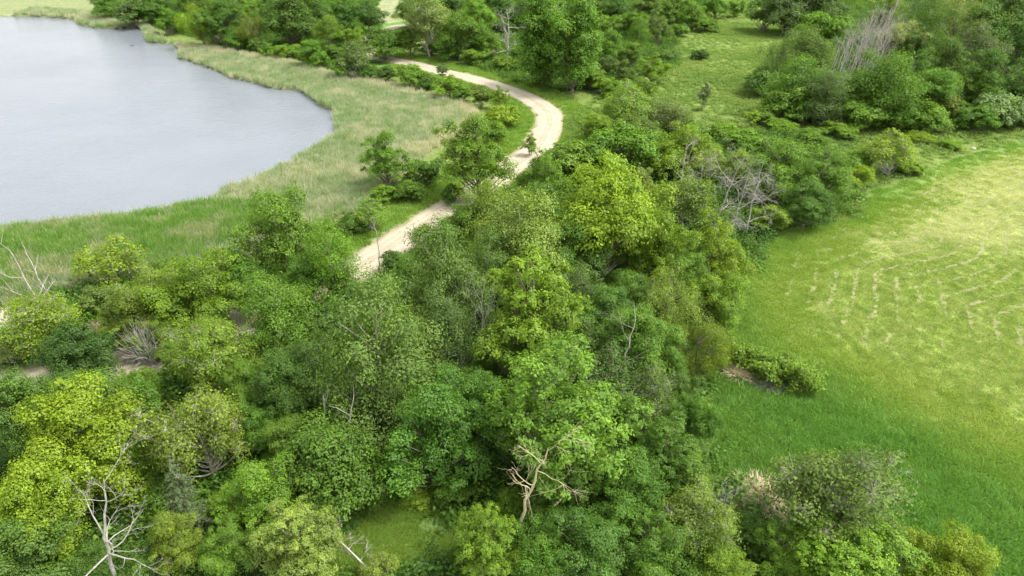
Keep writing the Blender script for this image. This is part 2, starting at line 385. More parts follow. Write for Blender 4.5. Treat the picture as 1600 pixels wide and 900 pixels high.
def make_tree(seed, R_=4.0, rz=1.0, trunk=1.2, nl=46, nt_=30, nleaf=30, leaf=.185, asp=.66, subs=5, lobe=(.14, .35), tuft=.30, droop=0.0, up=.6,
              sweep=0.0, zlow=-.8, stems=1, limb=.10, twigs=False, hollow=.5, irr=.40, flat=.8, bark=None, cone=0.0):
    """a crown of leafy lobes carried on limbs; returns trunk mesh, crown mesh and crown centre height"""
    rg = np.random.default_rng(seed); zc = trunk + R_ * rz * (.95 if zlow < -.3 else .6)
    ph = rg.random(6) * 6.28
    lobes = []
    tries = 0
    cen = [np.array([rg.normal() * .12, rg.normal() * .12, .34])]; a0 = rg.random() * 6.28
    for k_ in range(subs - 1):
        a1 = a0 + 6.283 * (k_ + rg.uniform(-.25, .25)) / max(subs - 1, 1); cr = rg.uniform(.38, .60)
        cen.append(np.array([math.cos(a1) * cr, math.sin(a1) * cr, rg.uniform(-.38, .22)]))
    crad = [rg.uniform(.42, .60) for _ in cen]
    while len(lobes) < nl and tries < 6000:
        tries += 1
        d = unit(rg.normal(size=3))
        ic = int(rg.integers(len(cen))); k_ = 1 + irr * .5 * math.sin(3 * math.atan2(d[1], d[0]) + ph[ic % 6] + 2 * d[2])
        pu = cen[ic] + d * crad[ic] * (rg.uniform(.62, 1.0) if rg.random() > .14 else rg.uniform(1.05, 1.35)) * k_
        hu = pu[:2] / max(np.hypot(pu[0], pu[1]), 1e-6)
        if subs > 3 and pu[2] < .25 and np.hypot(pu[0], pu[1]) > .3 and hu @ np.array([math.cos(ph[5]), math.sin(ph[5])]) > .86: continue
        if any(np.linalg.norm(pu - cen[o_]) < .55 * crad[o_] for o_ in range(len(cen)) if o_ != ic): continue
        if pu[2] < zlow: continue
        p = pu * np.array([R_, R_, R_ * rz])
        if cone: p[:2] *= max(.25, 1 - cone * (p[2] / (R_ * rz) * .5 + .35))
        if all(np.linalg.norm((p - q[0]) / np.array([1, 1, max(rz, .8)])) > R_ * .26 * (46 / nl) ** .33 for q in lobes):
            lobes.append((p, R_ * rg.uniform(*lobe)))
    C, NN, S, T = [], [], [], []
    tb = Tubes(); tw = tb
    bases = [np.array([0, 0, 0.])] if stems == 1 else [np.array([math.cos(a) * R_ * .12, math.sin(a) * R_ * .12, 0]) for a in rg.random(stems) * 6.28]
    tops = []
    for bs in bases:
        top = np.array([rg.normal() * R_ * .08, rg.normal() * R_ * .08, zc + R_ * rz * .45]) + bs * 2.5
        mid = (bs + top) / 2 + rg.normal(size=3) * np.array([.06, .06, 0]) * R_
        pth = bez(bs - np.array([0, 0, .3]), mid, top, 9); tops.append(pth)
        rad = np.linspace(1, .16, 9) * R_ * (.055 if stems == 1 else .032); rad[0] *= 1.35; tb.add(pth, rad, 7)
    for (p, rl) in lobes:
        cpos = p + np.array([0, 0, zc]); pth = tops[rg.integers(len(tops))]
        zi = np.clip((cpos[2] - rg.uniform(.35, .7) * np.hypot(p[0], p[1]) - .25 * R_) / (pth[-1][2]), .12, .95) * 8
        st = pth[int(zi)] * (1 - zi % 1) + pth[min(int(zi) + 1, 8)] * (zi % 1)
        md = (st + cpos) / 2 + np.array([0, 0, -.12 * R_ + sweep * .2]) + rg.normal(size=3) * .05 * R_
        rad0 = R_ * .018 + rl * .012; tb.add(bez(st, md, cpos, 5), np.linspace(rad0, rad0 * .3, 5), 4)
        m_ = max(4, int(nt_ * (rl / (R_ * .3)) ** 2 * rg.uniform(.75, 1.2)))
        d = unit(rg.normal(size=(m_, 3))); d[:, 2] = np.where(d[:, 2] < -.25, -d[:, 2], d[:, 2])
        tc = cpos + d * rl * rg.uniform(.68, 1.0, (m_, 1)) * np.array([1, 1, flat])
        ltint = rg.normal() * .10
        for q, dd in zip(tc, d):
            if twigs: tw.add([cpos, (cpos + q) / 2 + rg.normal(size=3) * .06, q + dd * .15], [.022, .014, .005], 3)
            nf = max(3, int(nleaf * rg.uniform(.7, 1.3))); rt = rl * tuft * rg.uniform(.8, 1.25)
            off = rg.normal(size=(nf, 3)) * rt * np.array([1, 1, .7]) * .75
            if droop: off[:, 2] -= np.abs(rg.normal(size=nf)) * droop
            if sweep: off += (unit(dd + np.array([0, 0, .8])) * rg.uniform(-.3, 1, (nf, 1))) * sweep
            C.append(q + off)
            NN.append(np.array([0, 0, up]) + .9 * dd + .35 * unit(off + 1e-6) + rg.normal(size=(nf, 3)) * .36)
            S.append(leaf * rg.uniform(.65, 1.3, nf)); T.append(np.clip(.5 + ltint + rg.normal() * .14 + rg.normal(size=nf) * .14, 0, 1))
    C = np.vstack(C); NN = unit(np.vstack(NN)); S = np.concatenate(S); T = np.concatenate(T)
    keep = C[:, 2] > .15; C, NN, S, T = C[keep], NN[keep], S[keep], T[keep]
    V, F = leaf_quads(C, NN, S, asp, rg)
    rx = np.percentile(np.hypot(C[:, 0], C[:, 1]), 87)
    return tb.mesh('trunk'), quick_mesh('crown', V, F, tint=np.repeat(T, 4)), zc, 2 * rx, C[:, 2].max()

def make_dead(seed, H=8.0, spread=.5, levels=4, r0=.16, lean=(0, 0), nb=(5, 9), fork=.35, twig=1.0, droopy=0.0):
    rg = np.random.default_rng(seed); tr = Tubes(); br = Tubes()
    top = np.array([lean[0] * H, lean[1] * H, H]); mid = top * .5 + rg.normal(size=3) * np.array([.06, .06, 0]) * H
    pth = bez(np.array([0, 0, -.2]), mid, top, 12); pth[1:-1] += rg.normal(size=(10, 3)) * np.array([1, 1, 0]) * H * .008
    rad = r0 * np.linspace(1, .12, 12) ** .8; tr.add(pth, rad, 7)
    def grow(p, d, ln, r_, lv):
        m_ = 5 if lv > 1 else 3
        cur = [p]; dd = d
        for i in range(m_):
            dd = unit(dd + rg.normal(size=3) * .20 + np.array([0, 0, .06 - droopy])); cur.append(cur[-1] + dd * ln / m_)
        cur = np.array(cur); br.add(cur, np.linspace(r_, max(r_ * .28, .004), m_ + 1), 5 if lv > 2 else 3)
        if lv <= 0: return
        for _ in range(int(rg.integers(3, 6) * twig)):
            f = rg.uniform(.25, 1.0); i = min(int(f * m_), m_ - 1); q = cur[i] + (cur[i + 1] - cur[i]) * (f * m_ - i)
            nd = unit(unit(cur[i + 1] - cur[i]) + unit(rg.normal(size=3)) * .85); grow(q, nd, ln * rg.uniform(.35, .65), max(r_ * .5 * (1.1 - f * .5), .006), lv - 1)
    for _ in range(int(rg.integers(*nb))):
        f = rg.uniform(fork, .98); i = min(int(f * 11), 10); q = pth[i] + (pth[i + 1] - pth[i]) * (f * 11 - i)
        az = rg.random() * 6.28; d = unit(np.array([math.cos(az) * spread, math.sin(az) * spread, rg.uniform(.15, .9)]))
        grow(q, d, H * rg.uniform(.22, .42) * (1.25 - f * .6), rad[i] * rg.uniform(.4, .65), levels - 2)
    return tr.mesh('trunk'), br.mesh('branches')

def make_brush(seed, R_=1.8, n=60, hh=1.6, lev=1):
    """a fan of bare stems rising from one root"""
    rg = np.random.default_rng(seed); tb = Tubes()
    for i in range(n):
        az = rg.random() * 6.28; s = rg.uniform(.15, 1) ; e = np.array([math.cos(az) * R_ * s, math.sin(az) * R_ * s, hh * rg.uniform(.6, 1.1) * (1.15 - .5 * s)])
        b0 = np.array([math.cos(az), math.sin(az), 0]) * R_ * .15 * rg.random(); mid = np.array([e[0] * .3, e[1] * .3, e[2] * .7])
        p = bez(b0, mid, e, 6); tb.add(p, np.linspace(.035, .008, 6), 4)
        for _ in range(3):
            q = p[rg.integers(2, 5)]; d = unit(unit(e - b0) + rg.normal(size=3) * .5); tb.add([q, q + d * .25 * R_, q + d * .45 * R_ + rg.normal(size=3) * .06], [.014, .009, .004], 3)
    return tb.mesh('stems')

def make_spruce(seed, H=7.0, R_=2.0):
    rg = np.random.default_rng(seed); tb = Tubes(); tb.add([(0, 0, -.2), (.05, 0, H * .5), (0, 0, H)], [.16, .09, .015], 6)
    C, NN, S, T = [], [], [], []
    for k_ in range(17):
        f = k_ / 16; z = H * (.12 + .85 * f); rr = R_ * (1 - f) ** .8 + .12; nb_ = 7 if f < .8 else 4
        for j in range(nb_):
            az = rg.random() * 6.28; ln = rr * rg.uniform(.75, 1.1); e = np.array([math.cos(az) * ln, math.sin(az) * ln, -.22 * ln]); s0 = np.array([0, 0, z])
            p = bez(s0, s0 + e * .5 + np.array([0, 0, .10 * ln]), s0 + e, 5); tb.add(p, np.linspace(.028, .006, 5), 3)
            m_ = int(70 * ln) + 10; tt = rg.random(m_)
            q = s0 + e * tt[:, None]; q[:, 2] += .2 * ln * tt * (1 - tt); side = np.array([-math.sin(az), math.cos(az), 0])
            q += side * rg.normal(size=(m_, 1)) * .20 * ln * (1.1 - tt[:, None]) + np.array([0, 0, -1]) * np.abs(rg.normal(size=(m_, 1))) * .08
            C.append(q); NN.append(rg.normal(size=(m_, 3)) * .5 + np.array([0, 0, .8])); S.append(rg.uniform(.12, .24, m_)); T.append(np.clip(.5 + rg.normal(size=m_) * .18, 0, 1))
    C = np.vstack(C); V, F = leaf_quads(C, unit(np.vstack(NN)), np.concatenate(S), .35, rg)
    return tb.mesh('trunk'), quick_mesh('crown', V, F, tint=np.repeat(np.concatenate(T), 4)), H * .42, 2 * R_, H

KIND = {
 'maple':  [dict(seed=100 + i, R_=4, rz=[.95, 1.1, .85, 1.0][i], nl=[52, 60, 48, 54][i]) for i in range(4)],
 'tuft':   [dict(seed=120 + i, R_=4, rz=[1.0, 1.2, .9][i], nl=66, nt_=20, nleaf=36, tuft=.20, up=.9, leaf=.195, asp=.58, lobe=(.20, .32), subs=6) for i in range(3)],
 'poplar': [dict(subs=4, seed=140 + i, R_=3.6, rz=[1.2, 1.35, 1.1][i], trunk=.6, nl=56, nt_=26, nleaf=20, leaf=.19, tuft=.34, sweep=.5, up=.35, lobe=(.22, .34), asp=.5, irr=.22, cone=.35) for i in range(3)],
 'oak':    [dict(seed=160 + i, R_=4, rz=[.9, 1.0, .8][i], nl=48, nt_=27, nleaf=20, leaf=.23, lobe=(.26, .40), tuft=.26, irr=.2) for i in range(3)],
 'willow': [dict(seed=180 + i, R_=3.8, rz=1.05, trunk=.8, nl=50, nt_=22, nleaf=24, leaf=.20, asp=.35, tuft=.26, droop=.75, up=.3) for i in range(2)],
 'sparse': [dict(seed=200 + i, R_=3.8, rz=[.95, 1.15, .85][i], nl=46, nt_=22, nleaf=14, leaf=.21, twigs=True, tuft=.34, lobe=(.24, .38), irr=.34) for i in range(3)],
 'cotton': [dict(seed=220 + i, R_=3.6, rz=1.6, subs=6, trunk=.6, nl=84, nt_=20, nleaf=20, leaf=.24, tuft=.30, cone=.3, lobe=(.26, .4)) for i in range(2)],
 'shrub':  [dict(seed=240 + i, R_=2.2, rz=[.85, .75, .95, .7][i], trunk=.0, zlow=-.45, nl=[30, 34, 28, 38][i], nt_=19, nleaf=17, leaf=.20, stems=4, hollow=.5, irr=.3, lobe=(.26, .4)) for i in range(4)],
 'thin':   [dict(seed=260 + i, R_=2.2, rz=[.9, 1.1][i], trunk=.2, zlow=-.4, nl=26, nt_=15, nleaf=11, leaf=.19, stems=5, twigs=True, irr=.35, lobe=(.26, .42), tuft=.36) for i in range(2)],
 'sapling':[dict(seed=280 + i, R_=1.3, rz=1.7, trunk=.4, nl=26, nt_=10, nleaf=10, leaf=.2, twigs=True, irr=.2, lobe=(.25, .4)) for i in range(2)],
}
PROTO = {}
for kd, lst in KIND.items():
    PROTO[kd] = []
    for kw in lst:
        tm, cm, zc, W, H = make_tree(**kw)
        tm.materials.append(M_BARK if kd not in ('poplar', 'sparse', 'thin') else (M_PALE if kd != 'thin' else M_GREY)); cm.materials.append(M_LEAF)
        PROTO[kd].append((tm, cm, zc, W, H))
tm, cm, zc, W, H = make_spruce(5); tm.materials.append(M_BARK); cm.materials.append(M_LEAF); PROTO['spruce'] = [(tm, cm, zc, W, H)]

PAL = {  # leaf reflectance
 'Y': (.180, .305, .016), 'y': (.150, .272, .018), 'B': (.135, .265, .020), 'b': (.110, .230, .022), 'M': (.086, .196, .020), 'm': (.076, .172, .024),
 'D': (.060, .138, .020), 'd': (.052, .115, .024), 'V': (.072, .180, .019), 'G': (.100, .192, .040), 'g': (.085, .158, .048),
 'O': (.136, .226, .024), 'o': (.112, .182, .032), 'P': (.190, .285, .062), 'S': (.200, .280, .120), 'A': (.185, .280, .012), 'K': (.130, .195, .105),
}
NAMES = dict(maple='broadleaf_tree', tuft='broadleaf_tree', poplar='feathery_tree', oak='round_crowned_tree', willow='drooping_tree', sparse='thin_crowned_tree',
             cotton='tall_tree', shrub='shrub', thin='twiggy_shrub', sapling='sapling', spruce='spruce_tree')
vi = {}
def grow(px, py, wpx, kd, col, sz, label, group):
    lst = PROTO[kd]; i = vi.get(kd, rng.integers(10)); vi[kd] = i + 1
    tm, cm, zc, W, H = lst[i % len(lst)]
    z = 3.0; s = 1.0
    for _ in range(12):
        p = at(px, py, z); fwd = p[1] * CP - (z - CAM_H) * SP
        s = wpx * fwd / FPX / W; g0 = float(height(np.array(p[0]), np.array(p[1]))); z = .5 * z + .5 * (max(g0, 0) + zc * s * sz)
    e = bpy.data.objects.new(NAMES[kd], None); COL.objects.link(e); e.empty_display_size = .5
    e.location = (p[0], p[1], max(g0, -.1)); e.rotation_euler = (rng.normal() * .03, rng.normal() * .03, rng.random() * 6.283); e.scale = (s * rng.uniform(.88, 1.12), s * rng.uniform(.88, 1.12), s * sz)
    tag(e, label, 'tree' if kd not in ('shrub', 'thin', 'sapling') else ('sapling' if kd == 'sapling' else 'shrub'), group)
    shr = kd in ('shrub', 'thin')
    mesh_obj('stems' if shr else 'trunk', tm, e); c_ = mesh_obj('foliage' if shr else 'crown', cm, e)
    k_ = 1 + rng.normal() * .05; b_ = (np.array(PAL[col]) * .82 + np.array([.095, .205, .022]) * .18) * k_ * np.array([1.22, 1.1, .95]); c_.color = (b_[0] * (1 + rng.normal() * .05), b_[1], b_[2], 1)
    return e
# ------------------------------------------------------------------ every plant: x y width kind colour stretch | label   (x, y, width as seen on the 1600-px frame)
TABLE = {
'trees of the near wood': """
125 700 150 maple Y 1.0|large yellow-green tree standing behind the bare dead tree
48 795 160 maple Y 1.0|yellow-green tree cut by the left edge, in front of a taller one
205 728 78 maple y .9|small bright green tree just above the dead tree's tip
185 632 125 maple M 1.0|mid green tree between the gravel road and the yellow-green tree
42 655 125 maple m 1.0|dark green tree at the left edge below the gravel road
28 882 140 oak D .9|dark green round tree in the bottom left corner
120 890 90 maple m .8|low dark green tree at the foot of the dead tree, its left side
290 785 76 spruce K 1.15|small grey-green spruce right of the bare dead tree
268 848 78 maple O 1.15|narrow olive tree between the dead tree and bottom edge
312 672 130 sparse O 1.1|thin olive tree with grey twigs above the spruce
322 560 112 sparse y .9|thin yellow-green tree beside the grey brush pile
405 556 76 maple O 1.0|yellowish small tree right of the grey brush
378 610 70 maple b 1.0|mid green tree under the yellowish small tree
398 672 74 maple V 1.1|vivid green fan-shaped young tree in the dark hollow
408 782 104 maple B 1.0|light green bushy tree between the spruce and the dark dome tree
350 852 92 maple b .9|light green tree at the bottom right of the spruce
515 722 158 oak M .85|wide dark green dome tree left of the small clearing
462 690 80 maple b .9|light green tree on the left flank of the dome tree
590 700 58 maple b .8|yellow-green leafy tree behind the top of the dome tree
468 858 118 tuft P .9|pale green tree at the bottom with a bare limb beside it
690 680 150 maple V 1.0|vivid green wide tree above the grassy clearing
625 655 96 maple D 1.0|dark green tree below the white stems
745 640 90 maple V 1.0|vivid green tree left of the great tufted tree
868 655 205 tuft b .95|great tufted tree crowning the pale forked trunk
925 745 120 tuft M 1.0|tufted lower tree right of the pale forked trunk
762 845 96 tuft B 1.2|bright tufted young tree right of the grassy clearing
848 868 98 maple M 1.0|mid green tree at the bottom beside the bright tufted young tree
938 858 120 maple m .9|dark broad tree at the bottom middle
1020 862 108 maple M 1.0|mid green tree at the bottom left of the thin olive tree
985 775 96 maple M 1.0|mid green tree between the great tufted tree and the field corner
1042 712 98 tuft M 1.1|tufted tree one row in from the field edge
1086 660 70 maple V 1.5|tall narrow vivid tree at the very edge of the field
1022 628 98 sparse G .9|grey-green thin tree with white leaning limbs
1085 812 125 sparse O .9|wide thin olive tree left of the straw-coloured dead brush
1118 890 90 maple y .8|bright green tree at the bottom below the wide thin olive tree
1225 862 96 maple B .9|light green tree just below the straw-coloured dead brush
1335 885 150 tuft B .9|bright tufted dome tree at the bottom of the hayfield
1312 788 180 sparse o .8|large grey-olive tree with bare limbs spreading into the field
1475 885 112 maple A .9|golden yellow-green tree at the bottom right
815 505 138 tuft y 1.25|bright tall tufted tree in the middle of the wood
700 610 96 maple M 1.0|dark green tree between the white stems and the tall tufted tree
590 585 160 poplar G 1.0|big feathery grey-green tree above the white stems
600 500 110 poplar G 1.0|feathery grey-green tree below the gravel road's end
700 530 100 poplar g 1.0|feathery tree left of the grey bare twiggy tree
690 452 112 poplar G 1.0|feathery green tree with its tip near the road
640 440 70 maple M 1.0|dark leafy tree under the road's lower stretch
900 462 82 poplar g .9|feathery dark tree right of the tall tufted tree's top
925 545 112 maple m 1.0|dark green tree right of the tall tufted tree
1000 540 96 maple M 1.05|green tree right of the bare thin stem
985 455 80 maple m 1.0|dark green tree left of the pale drooping tree
1052 475 112 willow P 1.0|pale drooping tree by the field corner
1092 548 80 willow O 1.0|smaller drooping olive tree above the fallen tree
958 595 100 sparse G .9|thin grey-green tree above the great tufted tree
860 600 80 maple M 1.0|green tree between the tall tufted and the great tufted tree
480 575 104 maple D 1.0|dark tree in the hollow left of the big feathery tree
440 612 90 maple D 1.0|shaded dark tree above the vivid fan-shaped tree
442 498 118 poplar b .85|light green feathery tree below the large marsh-edge tree
380 448 90 maple V 1.0|vivid dark green tree left of the large marsh-edge tree's foot
436 378 138 maple b .95|large green tree standing at the marsh edge
308 452 132 maple B .9|broad light green tree at the lower edge of the marsh
236 462 96 sparse O .9|thin olive tree above the grey brush
524 425 88 poplar B 1.05|light green feathery tree at the left end of the visible road
478 452 76 maple M 1.0|green tree between the marsh-edge tree and the road
548 472 74 maple D 1.0|dark tree beneath the lower end of the road
62 505 92 sparse Y .9|thin yellow tree around the white forked dead tree's foot
122 552 96 oak d .9|dark round tree beside the gravel road at the left
205 500 92 maple O .8|olive leafy tree above the dark roadside tree
252 520 72 maple B .8|bright green small tree left of the broad light green tree
772 340 104 poplar O .9|olive feathery tree just right of the road
805 388 126 poplar P 1.0|pale feathery tree behind the tall tufted tree
722 362 72 maple M .9|green tree at the road's right edge
760 430 80 poplar G 1.0|grey-green feathery tree between the pale and the road trees
948 342 186 maple Y .95|largest bright yellow-green tree in the centre
1030 395 104 maple y 1.0|bright green tree joined to the largest yellow-green one
1122 402 112 maple Y 1.0|bright yellow-green tree at the field's inner corner
900 408 90 maple m 1.0|dark green tree in the shade of the largest yellow-green tree
1110 465 90 maple B 1.0|light green tree below the inner corner tree
748 242 96 maple b 1.05|tall green tree between the road bend and the marsh
855 278 78 maple B 1.0|bright green domed tree where the road dips from view
840 330 70 maple m 1.0|dark green tree under the bright domed tree
352 790 50 shrub B 1.0|small bright round bush just right of the spruce
440 720 52 shrub b 1.0|bush in the gap left of the dome tree
570 780 48 shrub B .8|yellow-green bush at the clearing's upper left
650 772 54 shrub y .6|yellow-green low bush above the dry patch of the clearing
705 765 56 shrub M .9|dark bush above the clearing's right corner
590 892 62 thin O .8|thin olive shrub at the bottom edge of the clearing
250 770 60 shrub m .9|grey-green bush between the dead tree's tip and the spruce
215 890 70 shrub D .8|dark bush right of the dead tree's trunk
95 625 70 shrub B .8|light green bush beside the gravel road at the left
215 600 60 maple b .9|light green small tree on the near side of the grey brush
285 560 56 maple b .9|green small tree between the grey brush and thin yellow-green tree
20 615 50 shrub b .8|light green bush at the left edge by the gravel road
15 545 56 thin o .9|dark twiggy shrub at the left edge above the gravel road
178 408 84 thin Y .8|thin yellow-green shrub standing out in the sedge
160 470 56 shrub G 1.0|grey-green bush right of the white forked dead tree
330 510 66 shrub M .9|dark bush below the broad light green tree
285 505 60 shrub b .9|green bush left of the broad light tree's foot
420 545 50 shrub D 1.0|dark bush behind the yellowish small tree
500 505 64 maple m 1.0|dark small tree left of the feathery tree below the road
560 540 60 shrub D 1.0|dark bush between two feathery trees
655 555 70 poplar G 1.1|slim feathery tree right of the big feathery one
655 610 66 maple M 1.0|green tree right of the white stems
745 575 60 maple M 1.0|green tree at the foot of the grey bare twiggy tree
790 620 60 maple b 1.0|light green tree on the great tufted tree's upper left
880 520 60 maple m 1.0|dark slim tree against the tall tufted tree's right side
945 490 70 maple m 1.0|dark green tree between the feathery and drooping trees
1040 560 70 maple M 1.1|green tree left of the smaller drooping tree
1065 620 60 maple m 1.1|dark green tree behind the tall narrow vivid tree
1000 680 70 maple M 1.0|green tree right of the great tufted tree's crown
1070 765 70 shrub m 1.0|dark bush below the tufted tree near the field corner
1180 835 60 shrub m .9|dark bush left of the light tree below the straw brush
1280 850 60 shrub M 1.0|green bush left of the bright tufted dome tree
1400 850 70 thin o .9|twiggy grey shrub between the tufted dome and golden trees
870 800 70 maple M 1.0|green tree just right of the pale trunk's base
800 790 56 shrub B 1.0|light green bush at the pale forked trunk's foot
720 420 66 maple b 1.0|light green tree between the road tree and feathery tip
850 430 70 maple m 1.0|dark tree above the tall tufted tree
985 385 66 maple y 1.0|bright green tree between the two yellow-green neighbours
1075 435 70 maple b 1.0|mid green tree under the inner corner tree's left side
705 400 56 shrub M .9|dark bush at the right bank of the road
618 412 44 shrub D .9|dark bush at the road's right bank, lower one
485 400 50 shrub G 1.0|grey-green bush right of the large marsh-edge tree
350 410 56 shrub B .9|bright bush on the left flank of the marsh-edge tree
270 430 56 shrub b .9|green bush at the sedge's lower border
""",
'trees and bushes between road and hayfield': """
905 255 84 shrub b .9|wide olive-green bush by the road's right verge
968 240 96 shrub b .9|wide green bush in the middle of the bush row above the yellow-green tree
1030 232 70 shrub B .9|light green bush at the right end of the bush row
965 275 42 maple O 1.1|small olive dome tree behind the largest yellow-green tree
1003 288 40 maple P 1.2|small pale tree left of the grey bare twigs
1082 228 84 maple y .8|yellow-green rounded tree above the grey fallen branches
1048 262 56 shrub y 1.0|yellow-green bush left of the grey fallen branches
1075 318 84 thin O 1.1|twiggy olive shrub among the grey branches
1155 262 42 maple Y 1.0|small yellow-green tree right of the grey branches' top
1196 292 46 maple Y 1.1|yellow young tree in front of the twin green trees
1206 345 56 shrub B .9|light green bush at the field edge beside grey branches
1226 262 96 maple b .9|left of the twin round green trees above the field
1292 274 98 maple b .9|right of the twin round green trees above the field
1262 318 70 maple m .8|low green tree under the twin round trees
1338 278 42 shrub Y 1.0|small yellow bush at the right end of the twin trees
1392 240 72 thin Y 1.0|thin yellowish shrub with grey centre above the field corner
1420 262 40 shrub y .7|low green bush right of the thin yellowish shrub
1350 248 40 shrub b .7|low green bush left of the thin yellowish shrub
1162 222 60 shrub B .7|low green bush at the meadow's lower end
1112 258 52 thin P 1.0|pale twiggy shrub above the grey branches
1190 184 40 shrub b .6|low spreading bush right of the small yellow sapling
1222 196 42 shrub B .6|low bright bush below the thicket's left front
1130 206 44 shrub B .6|low bright bush left of the meadow's lower end
1312 206 44 shrub B .6|low bright bush in the meadow above the twin trees
1270 214 40 shrub b .6|low green bush in the meadow just behind the twin trees
1440 214 36 shrub y .6|small yellow-green bush in the meadow below the right wood
1484 226 30 shrub y .5|small yellow-green bush near the white rock
1062 196 46 shrub B .8|light green bush below the lone pale sapling
985 165 78 sparse B .9|light green thin tree right of the road bend
935 196 60 maple B .8|round green bush-tree beside the road bend's verge
1042 178 66 sparse o .8|thin grey-green tree right of the road bend tree
995 205 60 shrub o .9|grey-green bush under the road bend tree
1100 148 20 sapling S 1.2|lone pale sapling in the meadow
1174 186 24 sapling Y .8|small yellow sapling in the meadow
1093 86 26 shrub d .85|small dark lone bush in the upper meadow
""",
'shrubs and trees along the marsh side of the road': """
602 246 74 maple b 1.15|lone leaning tree standing in the marsh
640 300 44 shrub M .8|dark green bush right of the lone marsh tree's foot
600 304 40 shrub B .9|light green bush at the lone marsh tree's foot
668 270 56 shrub m .9|grey-green bush beside the tall green tree
578 335 60 thin B 1.0|light green twiggy shrub above the road's lower end
524 345 48 shrub S .8|silvery round bush by the muskrat mound
548 352 40 shrub D .9|dark bush right of the silvery bush
708 304 36 shrub m 1.1|dark pointed bush on the road's left edge
668 372 50 thin O 1.0|thin olive shrub growing into the gravel road
782 152 32 maple B 1.2|young green tree left of the road bend
752 152 34 shrub o 1.2|grey-olive bush left of the young green tree at the bend
782 182 54 shrub Y .9|bright yellow-green bush inside the road bend
770 208 46 shrub b .9|green bush below the yellow bush inside the bend
827 226 22 sapling O .9|thin open sapling in front of the road bend
724 148 34 shrub b .9|green bush above the grey-olive bush in the hedge
700 138 44 shrub B .9|rounded light bush in the middle of the roadside hedge
668 128 36 shrub m .9|dark bush beside the tall hedge sapling
692 112 22 sapling g .8|grey-green sapling rising from the roadside hedge
640 120 46 shrub b .9|broad green bush in the roadside hedge
606 116 34 shrub D .9|dark bush below the gnarled leaning tree
""",
'trees along the far shore': """
575 24 44 oak d 1.0|dark lone tree in front of the far pale field
600 66 66 oak M .75|gnarled wide-crowned tree leaning over the far road
556 92 48 thin o 1.2|thin tree with a pale stem at the hedge's far end
540 106 40 shrub M .9|green bush at the left end of the roadside hedge
575 112 32 shrub m .9|bush behind the thin pale-stemmed tree
640 62 38 maple b .9|light green tree right of the gnarled leaning tree
536 22 46 oak D 1.0|dark tree left of the dark lone tree
545 58 40 maple B .9|bright rounded tree by the far road corner
512 48 38 poplar b 1.0|pointed green tree on the far shore
490 18 60 oak D 1.0|dark tree top at the frame's upper edge, left of the pointed tree
452 28 74 oak D 1.0|largest dark tree on the far shore
418 10 50 maple m 1.0|mid green tree behind the largest dark far tree
395 44 56 willow o .9|grey-olive drooping tree on the far shore
372 14 46 maple b 1.0|light green tree behind the drooping far tree
346 32 56 maple m .95|dark green far-shore tree with a white snag
312 38 58 willow y .9|yellow-green drooping tree on the far shore
300 8 54 oak D 1.0|dark tree at the top edge behind the yellow-green drooping one
284 34 30 maple B .9|small rounded bright tree on the far shore
260 32 36 maple b .9|small light green tree left of the rounded bright one
242 10 54 oak m .8|grey-green tree above the little bay
205 22 44 shrub g 1.0|hazy grey-green tree at the head of the bay
168 6 48 oak M .8|dark bush-like tree at the farthest shore
400 72 28 shrub m .9|dark bush at the reed edge below the drooping tree
418 78 26 maple b .9|first light bush-tree in the far reed-edge row
438 82 28 shrub B .9|second light bush in the far reed-edge row
458 80 28 shrub B 1.0|third light bush in the far reed-edge row
480 82 34 maple b .9|fourth and tallest bush-tree in the far reed-edge row
500 96 30 shrub b .9|fifth bush in the far reed-edge row
520 84 32 shrub M .9|bush between the reed-edge row and the pointed tree
370 66 34 shrub M .8|dark bush beside the grey fallen shore brush
""",
